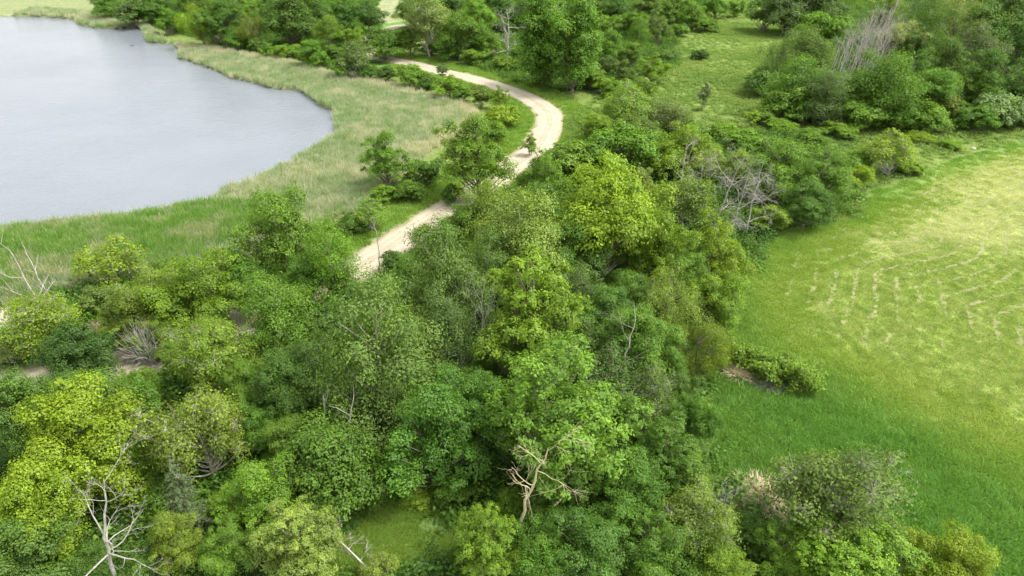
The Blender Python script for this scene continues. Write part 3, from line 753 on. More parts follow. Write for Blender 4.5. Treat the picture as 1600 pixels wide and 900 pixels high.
'trees behind the road bend': """
640 20 46 oak M 1.0|mid green tree left of the half-dead tree, at the top edge
694 44 42 oak D 1.0|dark small-crowned tree touching the half-dead tree's right side
822 24 50 oak d 1.0|dark tree just left of the tall pair's top
815 82 40 maple M 1.0|green tree between the bare white tree and the tall pair
768 70 36 maple b 1.0|light green tree behind the bare white tree's foot
930 66 44 maple b 1.0|light green tree tucked against the tall pair's right side
985 88 38 maple b 1.0|light green tree above the pale conical one
988 34 44 maple b 1.0|light green tree below the top edge, left of the meadow border
938 8 50 oak d .9|dark tree top between the tall pair and the meadow trees
1042 20 40 maple M .9|mid green tree top left of the meadow's upper end
1058 48 34 shrub M .9|dark bush where the meadow narrows
1104 40 34 shrub b .7|low bush at the foot of the meadow's top tree
965 142 40 shrub b .9|green bush between the tall pair and the road bend tree
1012 140 44 maple B .9|light green tree above the road bend tree
1150 14 34 shrub b .9|light green bush at the top edge right of the upper meadow
668 28 76 sparse P 1.1|half-dead grey tree with a tall pale trunk behind the road
716 52 72 oak M 1.0|dark round tree right of the half-dead tree
745 28 58 maple B .9|yellow-green tree top behind the dark round tree
700 12 66 oak D .9|dark tree at the top edge behind the half-dead tree
770 10 74 oak D .9|dark tree at the top edge above the bare white tree
745 72 42 shrub M 1.1|tall rounded bush left of the bare white tree
702 82 38 shrub M .8|dark bush under the dark round tree
672 78 34 shrub b .8|bush at the half-dead tree's foot
742 90 40 shrub b .7|low spreading bush above the road, left one
792 98 44 shrub b .7|low spreading bush above the road, right one
850 62 74 cotton b 1.1|left half of the tall tree pair by the road bend
897 66 86 cotton b 1.12|right and wider of the tall tree pair by the road bend
852 120 40 shrub M .9|dark bush at the tall pair's left foot
922 124 48 shrub b .9|green bush at the tall pair's right foot
945 38 44 maple b .9|light tree right of the tall pair
968 18 52 oak D 1.0|dark tree at the top right of the tall pair
958 72 46 maple b 1.0|green tree with white blossom beside it
1000 60 40 poplar b 1.0|narrow rounded green tree left of the meadow
1028 44 46 maple G 1.1|grey-green tree at the meadow's left border
1008 14 48 maple G .9|pale grey-green tree at the top edge by the meadow
955 100 34 maple g .9|dark grey-green tree behind the pale conical one
974 112 36 maple G 1.1|pale grey-green conical tree at the meadow border
1018 108 50 maple y .9|bright round-topped tree at the meadow border
944 134 34 shrub B .9|light bush right of the tall pair's foot
1084 24 38 oak b 1.1|rounded green tree standing at the meadow's top
1058 10 44 maple b .9|light green tree at the top edge left of the meadow tree
1120 8 44 oak M .9|dark tree at the top edge right of the meadow tree
905 14 60 oak D .9|dark tree top behind the tall pair
1040 86 30 shrub G .8|grey-green bush at the left of the upper meadow
""",
'trees of the far right wood': """
1226 164 52 shrub b .8|light green bush at the thicket's left front foot
1252 174 48 shrub M .8|low dark bush before the dark feathery thicket tree
1345 184 52 shrub b .7|low bush in front of the leafless stand
1400 186 48 shrub M .8|low dark bush between the thicket and the right wood
1446 186 46 shrub b .8|light bush at the foot of the right wood's round tree
1530 188 44 shrub M .8|dark low bush just left of the silvery front bush's foot
1195 22 44 shrub G 1.0|grey-green bush at the upper meadow's right end
1232 14 52 oak g .9|dark grey-green tree at the top, left of the wood
1285 8 60 oak g .9|dark tree top at the upper edge above the bare stems
1222 96 66 willow G .8|soft grey-green tree at the left front of the thicket
1256 84 66 poplar G .75|feathery grey-green tree left of the bare stems
1200 128 48 shrub G .9|grey-green bush at the thicket's left corner
1248 134 66 poplar M .7|dark feathery tree in front of the bare stems
1296 152 60 poplar g .6|dark grey feathery tree below the bare stems
1386 136 84 poplar M .75|dark green feathery tree right of the bare stems' feet
1322 158 56 shrub M .9|green bush at the front of the thicket
1280 166 44 shrub B .9|light green bush at the front left of the thicket
1290 50 50 shrub b .9|light green bush left of the bare stems' tops
1400 66 56 maple S 1.0|silvery round tree right of the bare stems
1392 28 46 maple y .9|yellow-green tree behind the silvery round one
1432 78 52 maple V .9|vivid green tree behind the crooked bare snag
1452 36 68 willow G .9|soft grey tree at the top above the snag
1500 20 76 willow S .9|pale silvery tree at the top right
1552 34 76 maple G 1.0|grey-green tree at the top right corner
1590 70 70 maple m 1.0|dark green tree on the right edge, upper
1520 82 70 sparse g .9|grey thin tree around the bare spreading limbs
1480 100 58 maple D .9|dark green tree right of the snag
1422 122 58 maple m .9|green tree below the crooked snag
1452 146 56 maple M .8|round green tree at the wood's front
1500 142 60 maple b .8|light green tree behind the silvery front bush
1545 124 66 maple D .9|dark green tree above the silvery front bush
1590 138 60 maple D .9|dark green tree on the right edge, lower
1560 172 54 shrub S 1.0|silvery pale bush at the front of the right wood
1474 170 42 shrub o .9|grey-olive bush left of the silvery front bush
1502 178 36 shrub b .8|green bush touching the silvery front bush's left side
1420 172 46 shrub M .8|dark bush at the front of the right wood
1596 182 40 shrub M .8|bush at the right edge below the dark trees
1370 176 46 shrub b .8|light bush at the middle front of the thicket
""",
}
for grp, txt in TABLE.items():
    for ln in txt.strip().splitlines():
        a_, lab = ln.split('|'); px, py, wp, kd, cl, sz = a_.split()
        k_ = 1.22 if 'right wood' in grp else (.92 if 'marsh side' in grp or 'bend' in grp else 1.0)
        grow(float(px), float(py), float(wp) * k_, kd, cl, float(sz) * (1.15 if 'near wood' in grp or 'right wood' in grp else 1.0), lab.strip(), grp)

# ------------------------------------------------------------------ bare and dead wood
def base_top(bx, by, ty):
    p = at(bx, by, 0.0); g0 = float(height(np.array(p[0]), np.array(p[1]))); lo, hi = 0, 40
    for _ in range(40):
        h = (lo + hi) / 2
        if project(p[0], p[1], g0 + h)[1] > ty: lo = h
        else: hi = h
    return p, g0, lo
def dead(bx, by, ty, label, m_, seed, group=None, name='dead_tree', cat='dead tree', rz=None, **kw):
    p, g0, h = base_top(bx, by, ty)
    e = bpy.data.objects.new(name, None); COL.objects.link(e); e.location = (p[0], p[1], g0)
    if rz is not None: e.rotation_euler = (0, 0, rz)
    tm, bm = make_dead(seed, H=h, **kw); tm.materials.append(m_); bm.materials.append(m_)
    mesh_obj('trunk', tm, e); mesh_obj('branches', bm, e); return tag(e, label, cat, group)
dead(186, 930, 758, 'large bare dead tree with a leaning broken top at bottom left', M_GREY, 111, r0=.15, lean=(.18, .05), nb=(11, 12), fork=.3, spread=1.0, levels=5, twig=.8)
dead(95, 560, 385, 'white forked dead tree at the marsh edge', M_PALE, 12, r0=.16, lean=(-.06, .0), nb=(5, 6), levels=3, fork=.4, spread=.5)
dead(80, 470, 378, 'slim white dead stem left of the forked dead tree', M_PALE, 13, r0=.10, lean=(-.10, 0), nb=(3, 4), levels=2, fork=.5, spread=.3)
dead(748, 600, 452, 'grey bare twiggy tree left of the tall tufted tree', M_GREY, 14, r0=.13, lean=(.05, 0), nb=(10, 12), fork=.15, spread=.35)
dead(970, 640, 498, 'bare thin white stem among the dark green trees', M_PALE, 15, r0=.13, lean=(.05, 0), nb=(4, 5), levels=3, fork=.45)
dead(800, 880, 690, 'pale forked bare trunk under the great tufted tree', M_STRAW, 16, r0=.165, lean=(.2, -.05), nb=(6, 7), levels=4, fork=.62, spread=.6)
dead(792, 98, 14, 'bare white dead tree behind the roadside bushes', M_PALE, 17, r0=.26, nb=(15, 16), fork=.15, spread=1.1, levels=5)
dead(676, 82, 12, 'tall pale bare trunk inside the half-dead tree', M_PALE, 18, r0=.2, nb=(7, 9), fork=.35, spread=.8)
dead(1110, 372, 238, 'large grey bare tree with tangled branches by the field', M_GREY, 19, r0=.15, lean=(.22, -.05), nb=(14, 16), fork=.12, spread=1.1, droopy=.04, levels=5)
dead(1165, 372, 252, 'grey leafless tree drooping beside the tangled bare one', M_GREY, 20, r0=.13, lean=(.05, 0), nb=(14, 16), fork=.12, spread=1.2, droopy=.10, levels=5)
dead(1060, 320, 225, 'bare white-branched tree among olive bushes above the yellow-green tree', M_PALE, 21, r0=.14, nb=(8, 10), fork=.2, spread=.6)
dead(1455, 98, 35, 'crooked bare snag in the right wood', M_PALE, 22, r0=.2, lean=(-.05, 0), nb=(5, 6), levels=3, fork=.4)
dead(1540, 130, 40, 'bare spreading tree in the right wood', M_GREY, 23, r0=.22, nb=(12, 13), fork=.2, spread=1.0)
dead(592, 430, 338, 'group of thin bare stems standing before the road', M_PALE, 24, r0=.08, nb=(5, 6), levels=2, fork=.12, spread=.25, name='bare_sapling')
dead(352, 52, 30, 'short white snag in the far-shore trees', M_PALE, 25, r0=.16, nb=(3, 4), levels=2, fork=.5)
for k_, (bx, by, ty, lab) in enumerate([(502, 735, 618, 'left of two white leaning birch-like stems'), (545, 750, 625, 'right of two white leaning birch-like stems')]):
    dead(bx - 8, by, ty, lab, M_PALE, 30 + k_, 'white stems in the hollow', r0=.17, lean=(.22, 0), nb=(2, 3), levels=2, fork=.8, name='birch_snag', cat='dead tree')
dead(606, 915, 850, 'bare pale branch reaching left over the grass clearing', M_PALE, 55, r0=.10, lean=(-1.1, .5), nb=(9, 10), levels=4, fork=.3, spread=.8, name='fallen_branch')
dead(985, 690, 612, 'white leaning limbs beside the grey-green thin tree', M_PALE, 56, r0=.11, lean=(.5, .1), nb=(5, 6), levels=4, fork=.4, spread=.6)
dead(940, 640, 566, 'short white bare tree above the great tufted tree', M_PALE, 58, r0=.12, lean=(.1, 0), nb=(6, 7), levels=4, fork=.3, spread=.7)
dead(622, 500, 452, 'broken white limb below the gravel road', M_PALE, 59, r0=.13, lean=(.6, .1), nb=(4, 5), levels=3, fork=.4, spread=.5)
dead(250, 740, 668, 'grey bare twigs on the left of the thin olive tree', M_GREY, 60, r0=.09, lean=(-.1, 0), nb=(9, 10), levels=4, fork=.3, spread=.9)
dead(312, 555, 508, 'thin pale dead stem above the thin yellow-green tree', M_PALE, 61, r0=.08, nb=(6, 7), levels=4, fork=.2, spread=.6)
dead(852, 372, 300, 'brown bare trunk showing left of the largest yellow-green tree', M_BARK, 62, r0=.2, nb=(6, 7), levels=3, fork=.4, spread=.7)
dead(1085, 345, 262, 'fine grey dead tree left of the grey tangle', M_GREY, 63, r0=.12, nb=(11, 12), levels=5, fork=.2, spread=.8)
dead(1330, 850, 742, 'pale bare limbs rising from the large grey-olive tree', M_PALE, 64, r0=.11, lean=(.1, 0), nb=(10, 12), levels=4, fork=.25, spread=1.0)
dead(1118, 860, 770, 'fine grey twigs inside the wide thin olive tree', M_GREY, 65, r0=.09, nb=(10, 12), levels=4, fork=.25, spread=1.0)
rg2 = np.random.default_rng(77)
POLES = [(1290, 132, 60), (1298, 126, 46), (1304, 136, 50), (1311, 130, 40), (1318, 136, 34), (1324, 128, 28), (1329, 140, 40), (1335, 130, 24), (1340, 136, 18), (1345, 124, 10),
         (1350, 132, 26), (1355, 120, 2), (1359, 128, 16), (1364, 118, 28), (1369, 112, 20), (1374, 108, 30), (1312, 112, 30), (1352, 104, 4), (1330, 110, 22), (1345, 148, 44),
         (1320, 150, 60), (1338, 156, 66), (1420, 46, -8), (1410, 50, -4), (1340, 100, 8), (1362, 98, 0), (1300, 146, 66), (1310, 152, 70), (1326, 146, 52), (1352, 142, 36), (1360, 138, 30), (1368, 130, 36), (1334, 114, 14), (1346, 110, 6), (1357, 104, -2), (1322, 108, 28), (1306, 118, 38), (1378, 120, 40), (1430, 44, -8), (1440, 52, 2)]
for k_, (bx, by, ty) in enumerate(POLES):
    up_ = bx > 1400
    dead(bx, by, ty, 'slim pale stem at the top edge behind the silvery round tree' if up_ else 'slim grey bare stem in the leafless stand of the right wood', M_PALE, 40 + k_, 'pale stems behind the silvery tree' if up_ else 'leafless stems in the right wood', name='bare_sapling', cat='dead tree',
         r0=.13, lean=(rg2.uniform(.08, .24), 0), nb=(8, 10), levels=3, fork=.3, spread=.3)

def brush(px, py, wpx, label, m_, seed, sz=1.0, n=60):
    p = at(px, py, .5); fwd = p[1] * CP - (.5 - CAM_H) * SP; s = wpx * fwd / FPX / 3.6
    g0 = float(height(np.array(p[0]), np.array(p[1])))
    e = mesh_obj('dead_shrub', make_brush(seed, n=n)); e.data.materials.append(m_); e.location = (p[0], p[1], g0); e.scale = (s, s, s * sz)
    return tag(e, label, 'dead shrub')
brush(238, 565, 92, 'grey leafless brush beside the gravel road', M_GREY, 50, 1.5, 90)
brush(1186, 776, 110, 'straw-coloured dead brush at the field corner', M_STRAW, 51, .38, 330)
brush(148, 522, 46, 'brownish bare shrub left of the olive leafy tree', M_TAN, 52, 1.0, 70)
brush(335, 66, 46, 'grey fallen brush on the far shore', M_GREY, 53, .7, 60)
brush(1150, 585, 70, 'brownish dry brush before the fallen tree, nearer its root', M_STRAW, 54, .45, 160)
dead(1138, 376, 258, 'grey tangle of bare drooping stems at the field edge', M_GREY, 57, r0=.11, lean=(.12, 0), nb=(16, 18), fork=.1, spread=1.3, droopy=.12, levels=5)
brush(1200, 602, 64, 'grey dry brush before the fallen tree, nearer its tip', M_GREY, 58, .4, 120)
brush(225, 535, 60, 'grey-green bare brush behind the roadside brush', M_GREY, 56, 1.4, 60)

# the tree blown over into the field
p0, p1 = at(1112, 562, .6), at(1262, 610, .6)
ft = bpy.data.objects.new('fallen_tree', None); COL.objects.link(ft); ft.location = (p0[0], p0[1], float(height(np.array(p0[0]), np.array(p0[1]))))
dv = p1 - p0; ln_ = np.linalg.norm(dv); dv = dv / ln_; rgf = np.random.default_rng(9); tb = Tubes(); bb = Tubes()
tb.add(bez(np.array([0, 0, .5]), dv * ln_ * .5 + np.array([0, 0, 1.3]), dv * ln_ + np.array([0, 0, .3]), 9), np.linspace(.17, .04, 9), 6)
C_, N_, S_, T_ = [], [], [], []
for i in range(110):
    f = rgf.uniform(.0, 1); q = dv * ln_ * f + np.array([0, 0, .5 + .8 * f * (1 - f) * 2]); d = unit(dv * .5 + rgf.normal(size=3) * np.array([.7, .8, .5]) + np.array([0, .7, .45]))
    e_ = q + d * rgf.uniform(.8, 2.6); e_[2] = max(e_[2], .1); bb.add(bez(q, (q + e_) / 2 + np.array([0, 0, .2]), e_, 5), np.linspace(.04, .008, 5), 4)
    for _ in range(20):
        c_ = q + (e_ - q) * rgf.uniform(.3, 1.1) + rgf.normal(size=3) * .22; n_ = 13
        C_.append(c_ + rgf.normal(size=(n_, 3)) * .16); N_.append(rgf.normal(size=(n_, 3)) * .5 + np.array([0, 0, .7])); S_.append(rgf.uniform(.16, .30, n_)); T_.append(np.clip(.5 + rgf.normal() * .15 + rgf.normal(size=n_) * .12, 0, 1))
C_ = np.vstack(C_); C_[:, 2] = np.maximum(C_[:, 2], .08); V, F = leaf_quads(C_, unit(np.vstack(N_)), np.concatenate(S_), .6, rgf)
mesh_obj('trunk', tb.mesh('trunk'), ft, M_PALE); mesh_obj('branches', bb.mesh('branches'), ft, M_GREY)
fc = mesh_obj('crown', quick_mesh('crown', V, F, tint=np.repeat(np.concatenate(T_), 4)), ft, M_LEAF); fc.color = (.17, .28, .03, 1)
tag(ft, 'leafy tree blown over into the hayfield from the wood edge', 'fallen tree')

# ------------------------------------------------------------------ small things
def blob(name, seed, rx, ry, rz, m_):
    rg = np.random.default_rng(seed); V = []; F = []
    nu, nv = 14, 8
    for j in range(nv + 1):
        for i in range(nu):
            th = math.pi * j / nv; a_ = 2 * math.pi * i / nu; k_ = 1 + .12 * math.sin(3 * a_ + seed) * math.sin(th) + rg.normal() * .04 * math.sin(th)
            V.append((rx * k_ * math.sin(th) * math.cos(a_), ry * k_ * math.sin(th) * math.sin(a_), rz * k_ * math.cos(th)))
    for j in range(nv):
        for i in range(nu): F.append((j * nu + i, j * nu + nu + i, j * nu + nu + (i + 1) % nu, j * nu + (i + 1) % nu))
    me = quick_mesh(name, V, F, smooth=True); me.materials.append(m_); return me
p = at(1519, 237); o = mesh_obj('rock', blob('rock', 2, .45, .35, .3, M_PALE)); o.location = (p[0], p[1], float(height(np.array(p[0]), np.array(p[1]))) + .12)
tag(o, 'white rock lying at the far edge of the hayfield', 'rock')
# muskrat mound: heaped dry reeds on a dark base
p = at(527, 325); mu = bpy.data.objects.new('reed_mound', None); COL.objects.link(mu); mu.location = (p[0], p[1], .1)
mesh_obj('mound', blob('mound', 4, .95, .75, .55, bark_material('wet_mud', (.03, .025, .018), (.06, .05, .035), (.12, .10, .07))), mu)
rgm = np.random.default_rng(6); tb = Tubes()
for i in range(160):
    a_ = rgm.random() * 6.28; r_ = rgm.uniform(.1, .9); q = np.array([math.cos(a_) * r_ * 1.0, math.sin(a_) * r_ * .8, .5 * (1 - r_ * r_)]); tb.add([q, q + np.array([rgm.normal() * .3, rgm.normal() * .3, rgm.uniform(.1, .6)])], [.025, .008], 3)
mesh_obj('dry_reeds', tb.mesh('dry_reeds'), mu, M_TAN); tag(mu, 'dark reed mound at the inner edge of the marsh', 'mound')
# drifting snag on the lake
p = at(207, 71, -.3); o = bpy.data.objects.new('floating_log', None); COL.objects.link(o); o.location = (p[0], p[1], -.3); tb = Tubes()
tb.add([(-.9, 0, .02), (-.2, .05, .10), (.5, 0, .06), (1.1, -.1, -.02)], [.12, .17, .15, .06], 7); tb2 = Tubes(); tb2.add([(-.2, .05, .12), (.25, .1, .5), (.8, .15, .75)], [.07, .05, .02], 5)
mesh_obj('log', tb.mesh('log'), o, M_BARK); mesh_obj('branch', tb2.mesh('branch'), o, M_BARK); tag(o, 'dark branch drifting on the lake near the far bay', 'driftwood')

# ------------------------------------------------------------------ ground vegetation that nobody could count
def blade_clump(name, seed, n, h, r_, wd, lean=.3, m_=None, bias=(0, 0)):
    rg = np.random.default_rng(seed); a_ = rg.random(n) * 6.28; rr = np.sqrt(rg.random(n)) * r_
    b0 = np.c_[np.cos(a_) * rr, np.sin(a_) * rr, np.zeros(n)]; hh = h * rg.uniform(.55, 1.15, n)
    d = rg.normal(size=(n, 2)) * lean + np.array(bias); tip = b0 + np.c_[d * hh[:, None], hh * (1 - .3 * np.hypot(d[:, 0], d[:, 1]).clip(0, 1.6))]
    mid = b0 * .45 + tip * .55 + np.c_[-d * hh[:, None] * .22, hh * .10]; az = rg.random(n) * 6.28; s = np.c_[np.cos(az), np.sin(az), np.zeros(n)] * wd * .5
    V = np.stack([b0 - s, b0 + s, mid + s * .8, mid - s * .8, tip], 1).reshape(-1, 3); i = np.arange(n)[:, None] * 5
    me = quick_mesh(name, V, i + np.array([[0, 1, 2, 3]]), i + np.array([[3, 2, 4]]), tint=np.repeat(np.clip(.5 + rg.normal(size=n) * .2, 0, 1), 5))
    if m_: me.materials.append(m_)
    return me
def leaf_clump(name, seed, n, r_, h, leaf, m_):
    rg = np.random.default_rng(seed); d = unit(rg.normal(size=(n, 3))); d[:, 2] = np.abs(d[:, 2]); k_ = 1 + .35 * np.sin(3 * np.arctan2(d[:, 1], d[:, 0]) + seed)
    C = d * np.array([r_, r_, h]) * (rg.uniform(.45, 1.0, n) * k_)[:, None] + rg.normal(size=(n, 3)) * .08; C[:, 2] = np.maximum(C[:, 2], .05)
    V, F = leaf_quads(C, unit(d * .5 + np.array([0, 0, .7]) + rg.normal(size=(n, 3)) * .4), leaf * rg.uniform(.6, 1.3, n), .65, rg)
    me = quick_mesh(name, V, F, tint=np.repeat(np.clip(.5 + rg.normal(size=n) * .18, 0, 1), 4)); me.materials.append(m_); return me
def scatter(name, pts, rot, scl, meshes, label, cat, shade=None):
    pc_ = bpy.data.collections.new(name + '_pieces')
    for i, me in enumerate(meshes): pc_.objects.link(bpy.data.objects.new(name + '_piece', me))
    me = bpy.data.meshes.new(name); me.vertices.add(len(pts)); me.vertices.foreach_set('co', np.asarray(pts, np.float32).ravel())
    a_ = me.attributes.new('rot', 'FLOAT_VECTOR', 'POINT'); a_.data.foreach_set('vector', np.asarray(rot, np.float32).ravel())
    a_ = me.attributes.new('scl', 'FLOAT_VECTOR', 'POINT'); a_.data.foreach_set('vector', np.asarray(scl, np.float32).ravel())
    if shade is not None:
        a_ = me.attributes.new('shade', 'FLOAT', 'POINT'); a_.data.foreach_set('value', np.asarray(shade, np.float32))
    o = mesh_obj(name, me); tag(o, label, cat, kind='stuff')
    ng = bpy.data.node_groups.new(name, 'GeometryNodeTree')
    ng.interface.new_socket(name='Geometry', in_out='INPUT', socket_type='NodeSocketGeometry'); ng.interface.new_socket(name='Geometry', in_out='OUTPUT', socket_type='NodeSocketGeometry')
    gi = ng.nodes.new('NodeGroupInput'); go = ng.nodes.new('NodeGroupOutput'); ip = ng.nodes.new('GeometryNodeInstanceOnPoints'); ci = ng.nodes.new('GeometryNodeCollectionInfo')
    ci.inputs['Collection'].default_value = pc_; ci.inputs['Separate Children'].default_value = True; ci.inputs['Reset Children'].default_value = True
    r1 = ng.nodes.new('GeometryNodeInputNamedAttribute'); r1.data_type = 'FLOAT_VECTOR'; r1.inputs[0].default_value = 'rot'
    r2 = ng.nodes.new('GeometryNodeInputNamedAttribute'); r2.data_type = 'FLOAT_VECTOR'; r2.inputs[0].default_value = 'scl'
    ip.inputs['Pick Instance'].default_value = True; lk = ng.links.new
    lk(gi.outputs[0], ip.inputs['Points']); lk(ci.outputs[0], ip.inputs['Instance']); lk(r1.outputs[0], ip.inputs['Rotation']); lk(r2.outputs[0], ip.inputs['Scale']); lk(ip.outputs[0], go.inputs[0])
    md = o.modifiers.new('scatter', 'NODES'); md.node_group = ng; return o
def seen(x, y, z=0, pad=60):
    u, v = project(x, y, z); return (u > -pad) & (u < 1600 + pad) & (v > -pad) & (v < 900 + pad)
def sample(n, P, box=None):
    lo, hi = P.min(0), P.max(0); lo = np.maximum(lo, [-190, 15]); hi = np.minimum(hi, [230, 330])
    if box: lo, hi = np.array(box[:2]), np.array(box[2:])
    q = rng.uniform(lo, hi, (n, 2)); x, y = q[:, 0], q[:, 1]
    return q[inside(x, y, P) & seen(x, y)]
def put(name, q, scl, meshes, label, cat, zs=None, rot=None, shade=None):
    n = len(q); z = height(q[:, 0], q[:, 1]); s = scl * rng.uniform(.7, 1.3, n); S3 = np.c_[s, s, s * (zs if zs is not None else 1)]
    rt = np.c_[np.zeros((n, 2)), rng.random(n) * 6.283] if rot is None else rot
    return scatter(name, np.c_[q, z - .03], rt, S3, meshes, label, cat, shade)

WB = lambda q: wob(q[:, 0], q[:, 1])
# marsh reeds
m_reed = plant_material('reeds', [(.30, (.24, .355, .145)), (.43, (.32, .41, .235)), (.54, (.385, .45, .30)), (.66, (.46, .48, .375)), (.80, (.55, .53, .44))], .5, .5, .55,
                        alt=[(.3, (.46, .47, .33)), (.5, (.57, .55, .44)), (.7, (.67, .62, .52))])
q = sample(170000, MARSH)
q = q[(sdist(q[:, 0], q[:, 1], LAKE) + WB(q) * .6 < -.2) & (dist(q[:, 0], q[:, 1], ROAD[::3], False) > 8)]
near = project(q[:, 0], q[:, 1], 0)[1]; q = q[rng.random(len(q)) < np.clip(.25 + near / 420, .3, 1)]
TANEDGE = poly([(285, 74), (330, 76), (400, 90), (480, 105), (545, 126), (600, 134), (650, 146), (700, 158), (745, 176), (735, 205), (670, 245), (650, 280)])
dt = dist(q[:, 0], q[:, 1], TANEDGE, False) + WB(q) * 2.5
pat = fbm(q[:, 0] * .22 + 31, q[:, 1] * .16 + 7, 4)
sh = np.clip((1 - sstep(1.0, 5.5, dt)) * .9 + sstep(.47, .62, pat) * .5, 0, 1)
put('marsh_reeds', q, 1.0, [blade_clump('reeds', 300 + i, 46, 1.35, .75, .055, .22, m_reed) for i in range(3)], 'pale green and straw reeds filling the marsh by the lake', 'reeds', shade=sh)
# tall green sedge at the near marsh, lower left
m_sedge = plant_material('sedge', [(.30, (.13, .27, .042)), (.5, (.18, .34, .058)), (.65, (.26, .39, .10)), (.80, (.40, .43, .22))], .5, .4, .5,
                         alt=[(.3, (.30, .34, .16)), (.5, (.44, .43, .29)), (.7, (.58, .52, .41))])
SEDGE = poly([(-80, 352), (120, 348), (300, 325), (420, 318), (470, 335), (440, 372), (370, 410), (250, 432), (120, 440), (30, 475), (-80, 490)])
q = sample(26000, SEDGE); q = q[(sdist(q[:, 0], q[:, 1], LAKE) < -.6) & (sdist(q[:, 0], q[:, 1], SEDGE) + WB(q) * 4 > rng.random(len(q)) * 9)]
pat = fbm(q[:, 0] * .25 + 11, q[:, 1] * .22 + 3, 4)
put('green_sedge', q, 1.05, [blade_clump('sedge', 310 + i, 40, 1.5, .6, .06, .22, m_sedge) for i in range(3)], 'lush green sedge at the near end of the marsh', 'sedge', shade=sstep(.54, .66, pat) * .6)
# lush uncut grass round the hayfield, on verges and in the clearing
m_lush = plant_material('lush_grass', [(.28, (.145, .305, .050)), (.48, (.165, .33, .058)), (.62, (.19, .35, .066)), (.8, (.22, .37, .075))], .09, .18, .45,
                        alt=[(.28, (.20, .33, .038)), (.5, (.26, .375, .05)), (.7, (.32, .41, .075))])
q = np.vstack([sample(62000, FIELD, (10, 18, 110, 95)), sample(40000, FIELD, (20, 95, 200, 230))]); sm_ = sdist(q[:, 0], q[:, 1], MOWN) + WB(q) * 1.2
kp = rng.random(len(q)) < np.clip(1 - (sm_ + 1) / 8, 0, 1); q, sm_ = q[kp], sm_[kp]
sh = sstep(-7, 3, sm_)
fl = fbm(q[:, 0] * .05 + 9, q[:, 1] * .05, 3) * 3 + rng.random(len(q)) * 6.28
q2 = sample(60000, poly([(520, 40), (900, 100), (1000, 260), (560, 440), (480, 360), (740, 200)]))
dq = dist(q2[:, 0], q2[:, 1], ROAD[::2], False); q2 = q2[(dq > 3.3) & (dq < 9)]
q3 = sample(9000, CLEAR); pq = at(668, 818); q3 = q3[np.hypot(q3[:, 0] - pq[0], q3[:, 1] - pq[1]) + WB(q3) * 2.2 > 1.5 * rng.random(len(q3)) - .1]; qa = np.vstack([q, q2, q3]); n = len(qa)
rot = np.c_[np.zeros((n, 2)), np.r_[fl, rng.random(n - len(fl)) * 6.28]]
zs = np.r_[1 - .5 * sh, np.full(len(q2), .8), np.full(len(q3), .8)]
put('lush_grass', qa, 1.0, [blade_clump('grass', 320 + i, 44, .55, .55, .045, .35, m_lush, (.34, .0)) for i in range(3)], 'deep green uncut grass round the hayfield and along the road', 'grass', rot=rot, zs=zs,
    shade=np.r_[sh, np.full(len(q2), .65), np.full(len(q3), .7)])
# short regrowth and straw on the mown part
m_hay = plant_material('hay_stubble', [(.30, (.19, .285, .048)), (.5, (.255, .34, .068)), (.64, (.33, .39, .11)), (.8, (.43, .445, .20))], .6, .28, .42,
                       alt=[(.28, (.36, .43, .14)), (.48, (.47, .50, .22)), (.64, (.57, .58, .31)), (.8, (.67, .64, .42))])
q = np.vstack([sample(120000, MOWN, (10, 40, 120, 120)), sample(60000, MOWN, (20, 120, 200, 220))])
sh = pale(q[:, 0], q[:, 1])  # stubble takes the same paling, dried hay and painted sunlight together
put('hay_stubble', q, .75, [blade_clump('stubble', 330 + i, 26, .22, .5, .05, .7, m_hay) for i in range(3)], 'short pale stubble on the mown part of the hayfield', 'stubble', shade=sh)
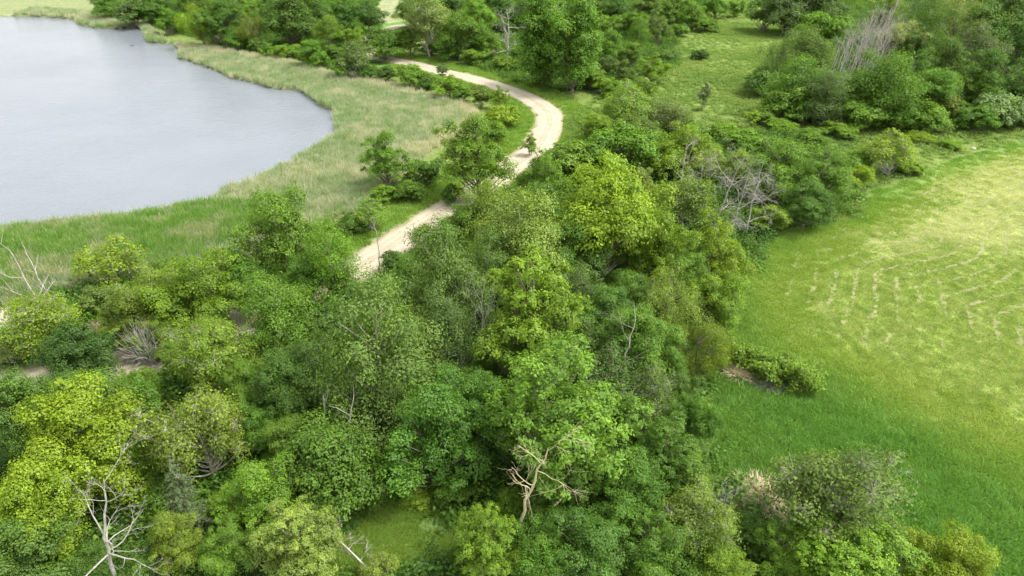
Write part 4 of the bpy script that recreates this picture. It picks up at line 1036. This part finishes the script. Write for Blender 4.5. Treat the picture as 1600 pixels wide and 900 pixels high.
# straw left in lines parallel to the field edge
m_straw = plant_material('cut_straw', [(.3, (.37, .41, .16)), (.5, (.45, .46, .22)), (.7, (.53, .52, .29))], .5, .4, .4)
q = sample(240000, MOWN, (18, 40, 150, 170)); e_ = sdist(q[:, 0], q[:, 1], FIELD); e_ = e_ + (fbm(q[:, 0] * .05, q[:, 1] * .05, 3) - .44) * 2
gate = fbm(q[:, 0] * .16 + 3, q[:, 1] * .16 + 8, 3) + .12 * pale(q[:, 0], q[:, 1])
kp = (np.mod(e_ + (vnoise(q[:, 0] * .6, q[:, 1] * .6) - .5) * .35, 2.2) < .30) & (gate > .24 + .22 * rng.random(len(q))) & (e_ > 3) & (q[:, 1] > 57); q = q[kp]
gx1 = sdist(q[:, 0] + .5, q[:, 1], FIELD) - sdist(q[:, 0] - .5, q[:, 1], FIELD); gy1 = sdist(q[:, 0], q[:, 1] + .5, FIELD) - sdist(q[:, 0], q[:, 1] - .5, FIELD)
put('cut_straw', q, .56, [blade_clump('straw', 360 + i, 34, .45, .30, .05, .25, m_straw, (1.5, 0)) for i in range(3)], 'dry straw lying in curved lines on the hayfield', 'straw',
    rot=np.c_[np.zeros((len(q), 2)), np.arctan2(gy1, gx1) + math.pi / 2 + rng.normal(size=len(q)) * .4])
# meadow herbs
m_herb = plant_material('meadow_herbs', [(.28, (.14, .24, .048)), (.46, (.19, .295, .060)), (.6, (.235, .33, .075)), (.75, (.29, .36, .10))], .07, .22, .5)
MEADOW = poly([(1020, 130), (1060, 60), (1130, 0), (1260, -5), (1250, 60), (1190, 150), (1400, 190), (1700, 190), (1700, 205), (1500, 245), (1360, 300), (1130, 250), (1000, 215), (890, 240), (880, 190), (940, 150)])
q = sample(70000, MEADOW); cl = fbm(q[:, 0] * .07, q[:, 1] * .07, 3); q = q[rng.random(len(q)) < sstep(.34, .56, cl) * .7 + .22]
put('meadow_herbs', q, .65 + .8 * fbm(q[:, 0] * .05 + 3, q[:, 1] * .05, 2), [leaf_clump('herbs', 340 + i, 70, .8, .55, .24, m_herb) for i in range(3)], 'bright low leafy growth covering the meadow', 'meadow plants')
# undergrowth below the trees
m_und = plant_material('undergrowth', [(.28, (.045, .115, .018)), (.46, (.078, .170, .020)), (.6, (.115, .220, .022)), (.75, (.17, .26, .028))], .14, .25)
qs = [sample(14000, WOOD)] + [sample(12000, P) for P in FARWOOD]
q = np.vstack(qs); dq = dist(q[:, 0], q[:, 1], ROAD[::2], False)
q = q[(dq > 4.2) & (sdist(q[:, 0], q[:, 1], CLEAR) + WB(q) < 0)]
for (p, r_) in SANDS: q = q[np.hypot(q[:, 0] - p[0], (q[:, 1] - p[1]) * 1.6) > r_]
put('undergrowth', q, .7 + .9 * rng.random(len(q)), [leaf_clump('undergrowth', 350 + i, 120, .95, 1.1, .22, m_und) for i in range(3)], 'leafy undergrowth filling the gaps beneath the trees', 'undergrowth')
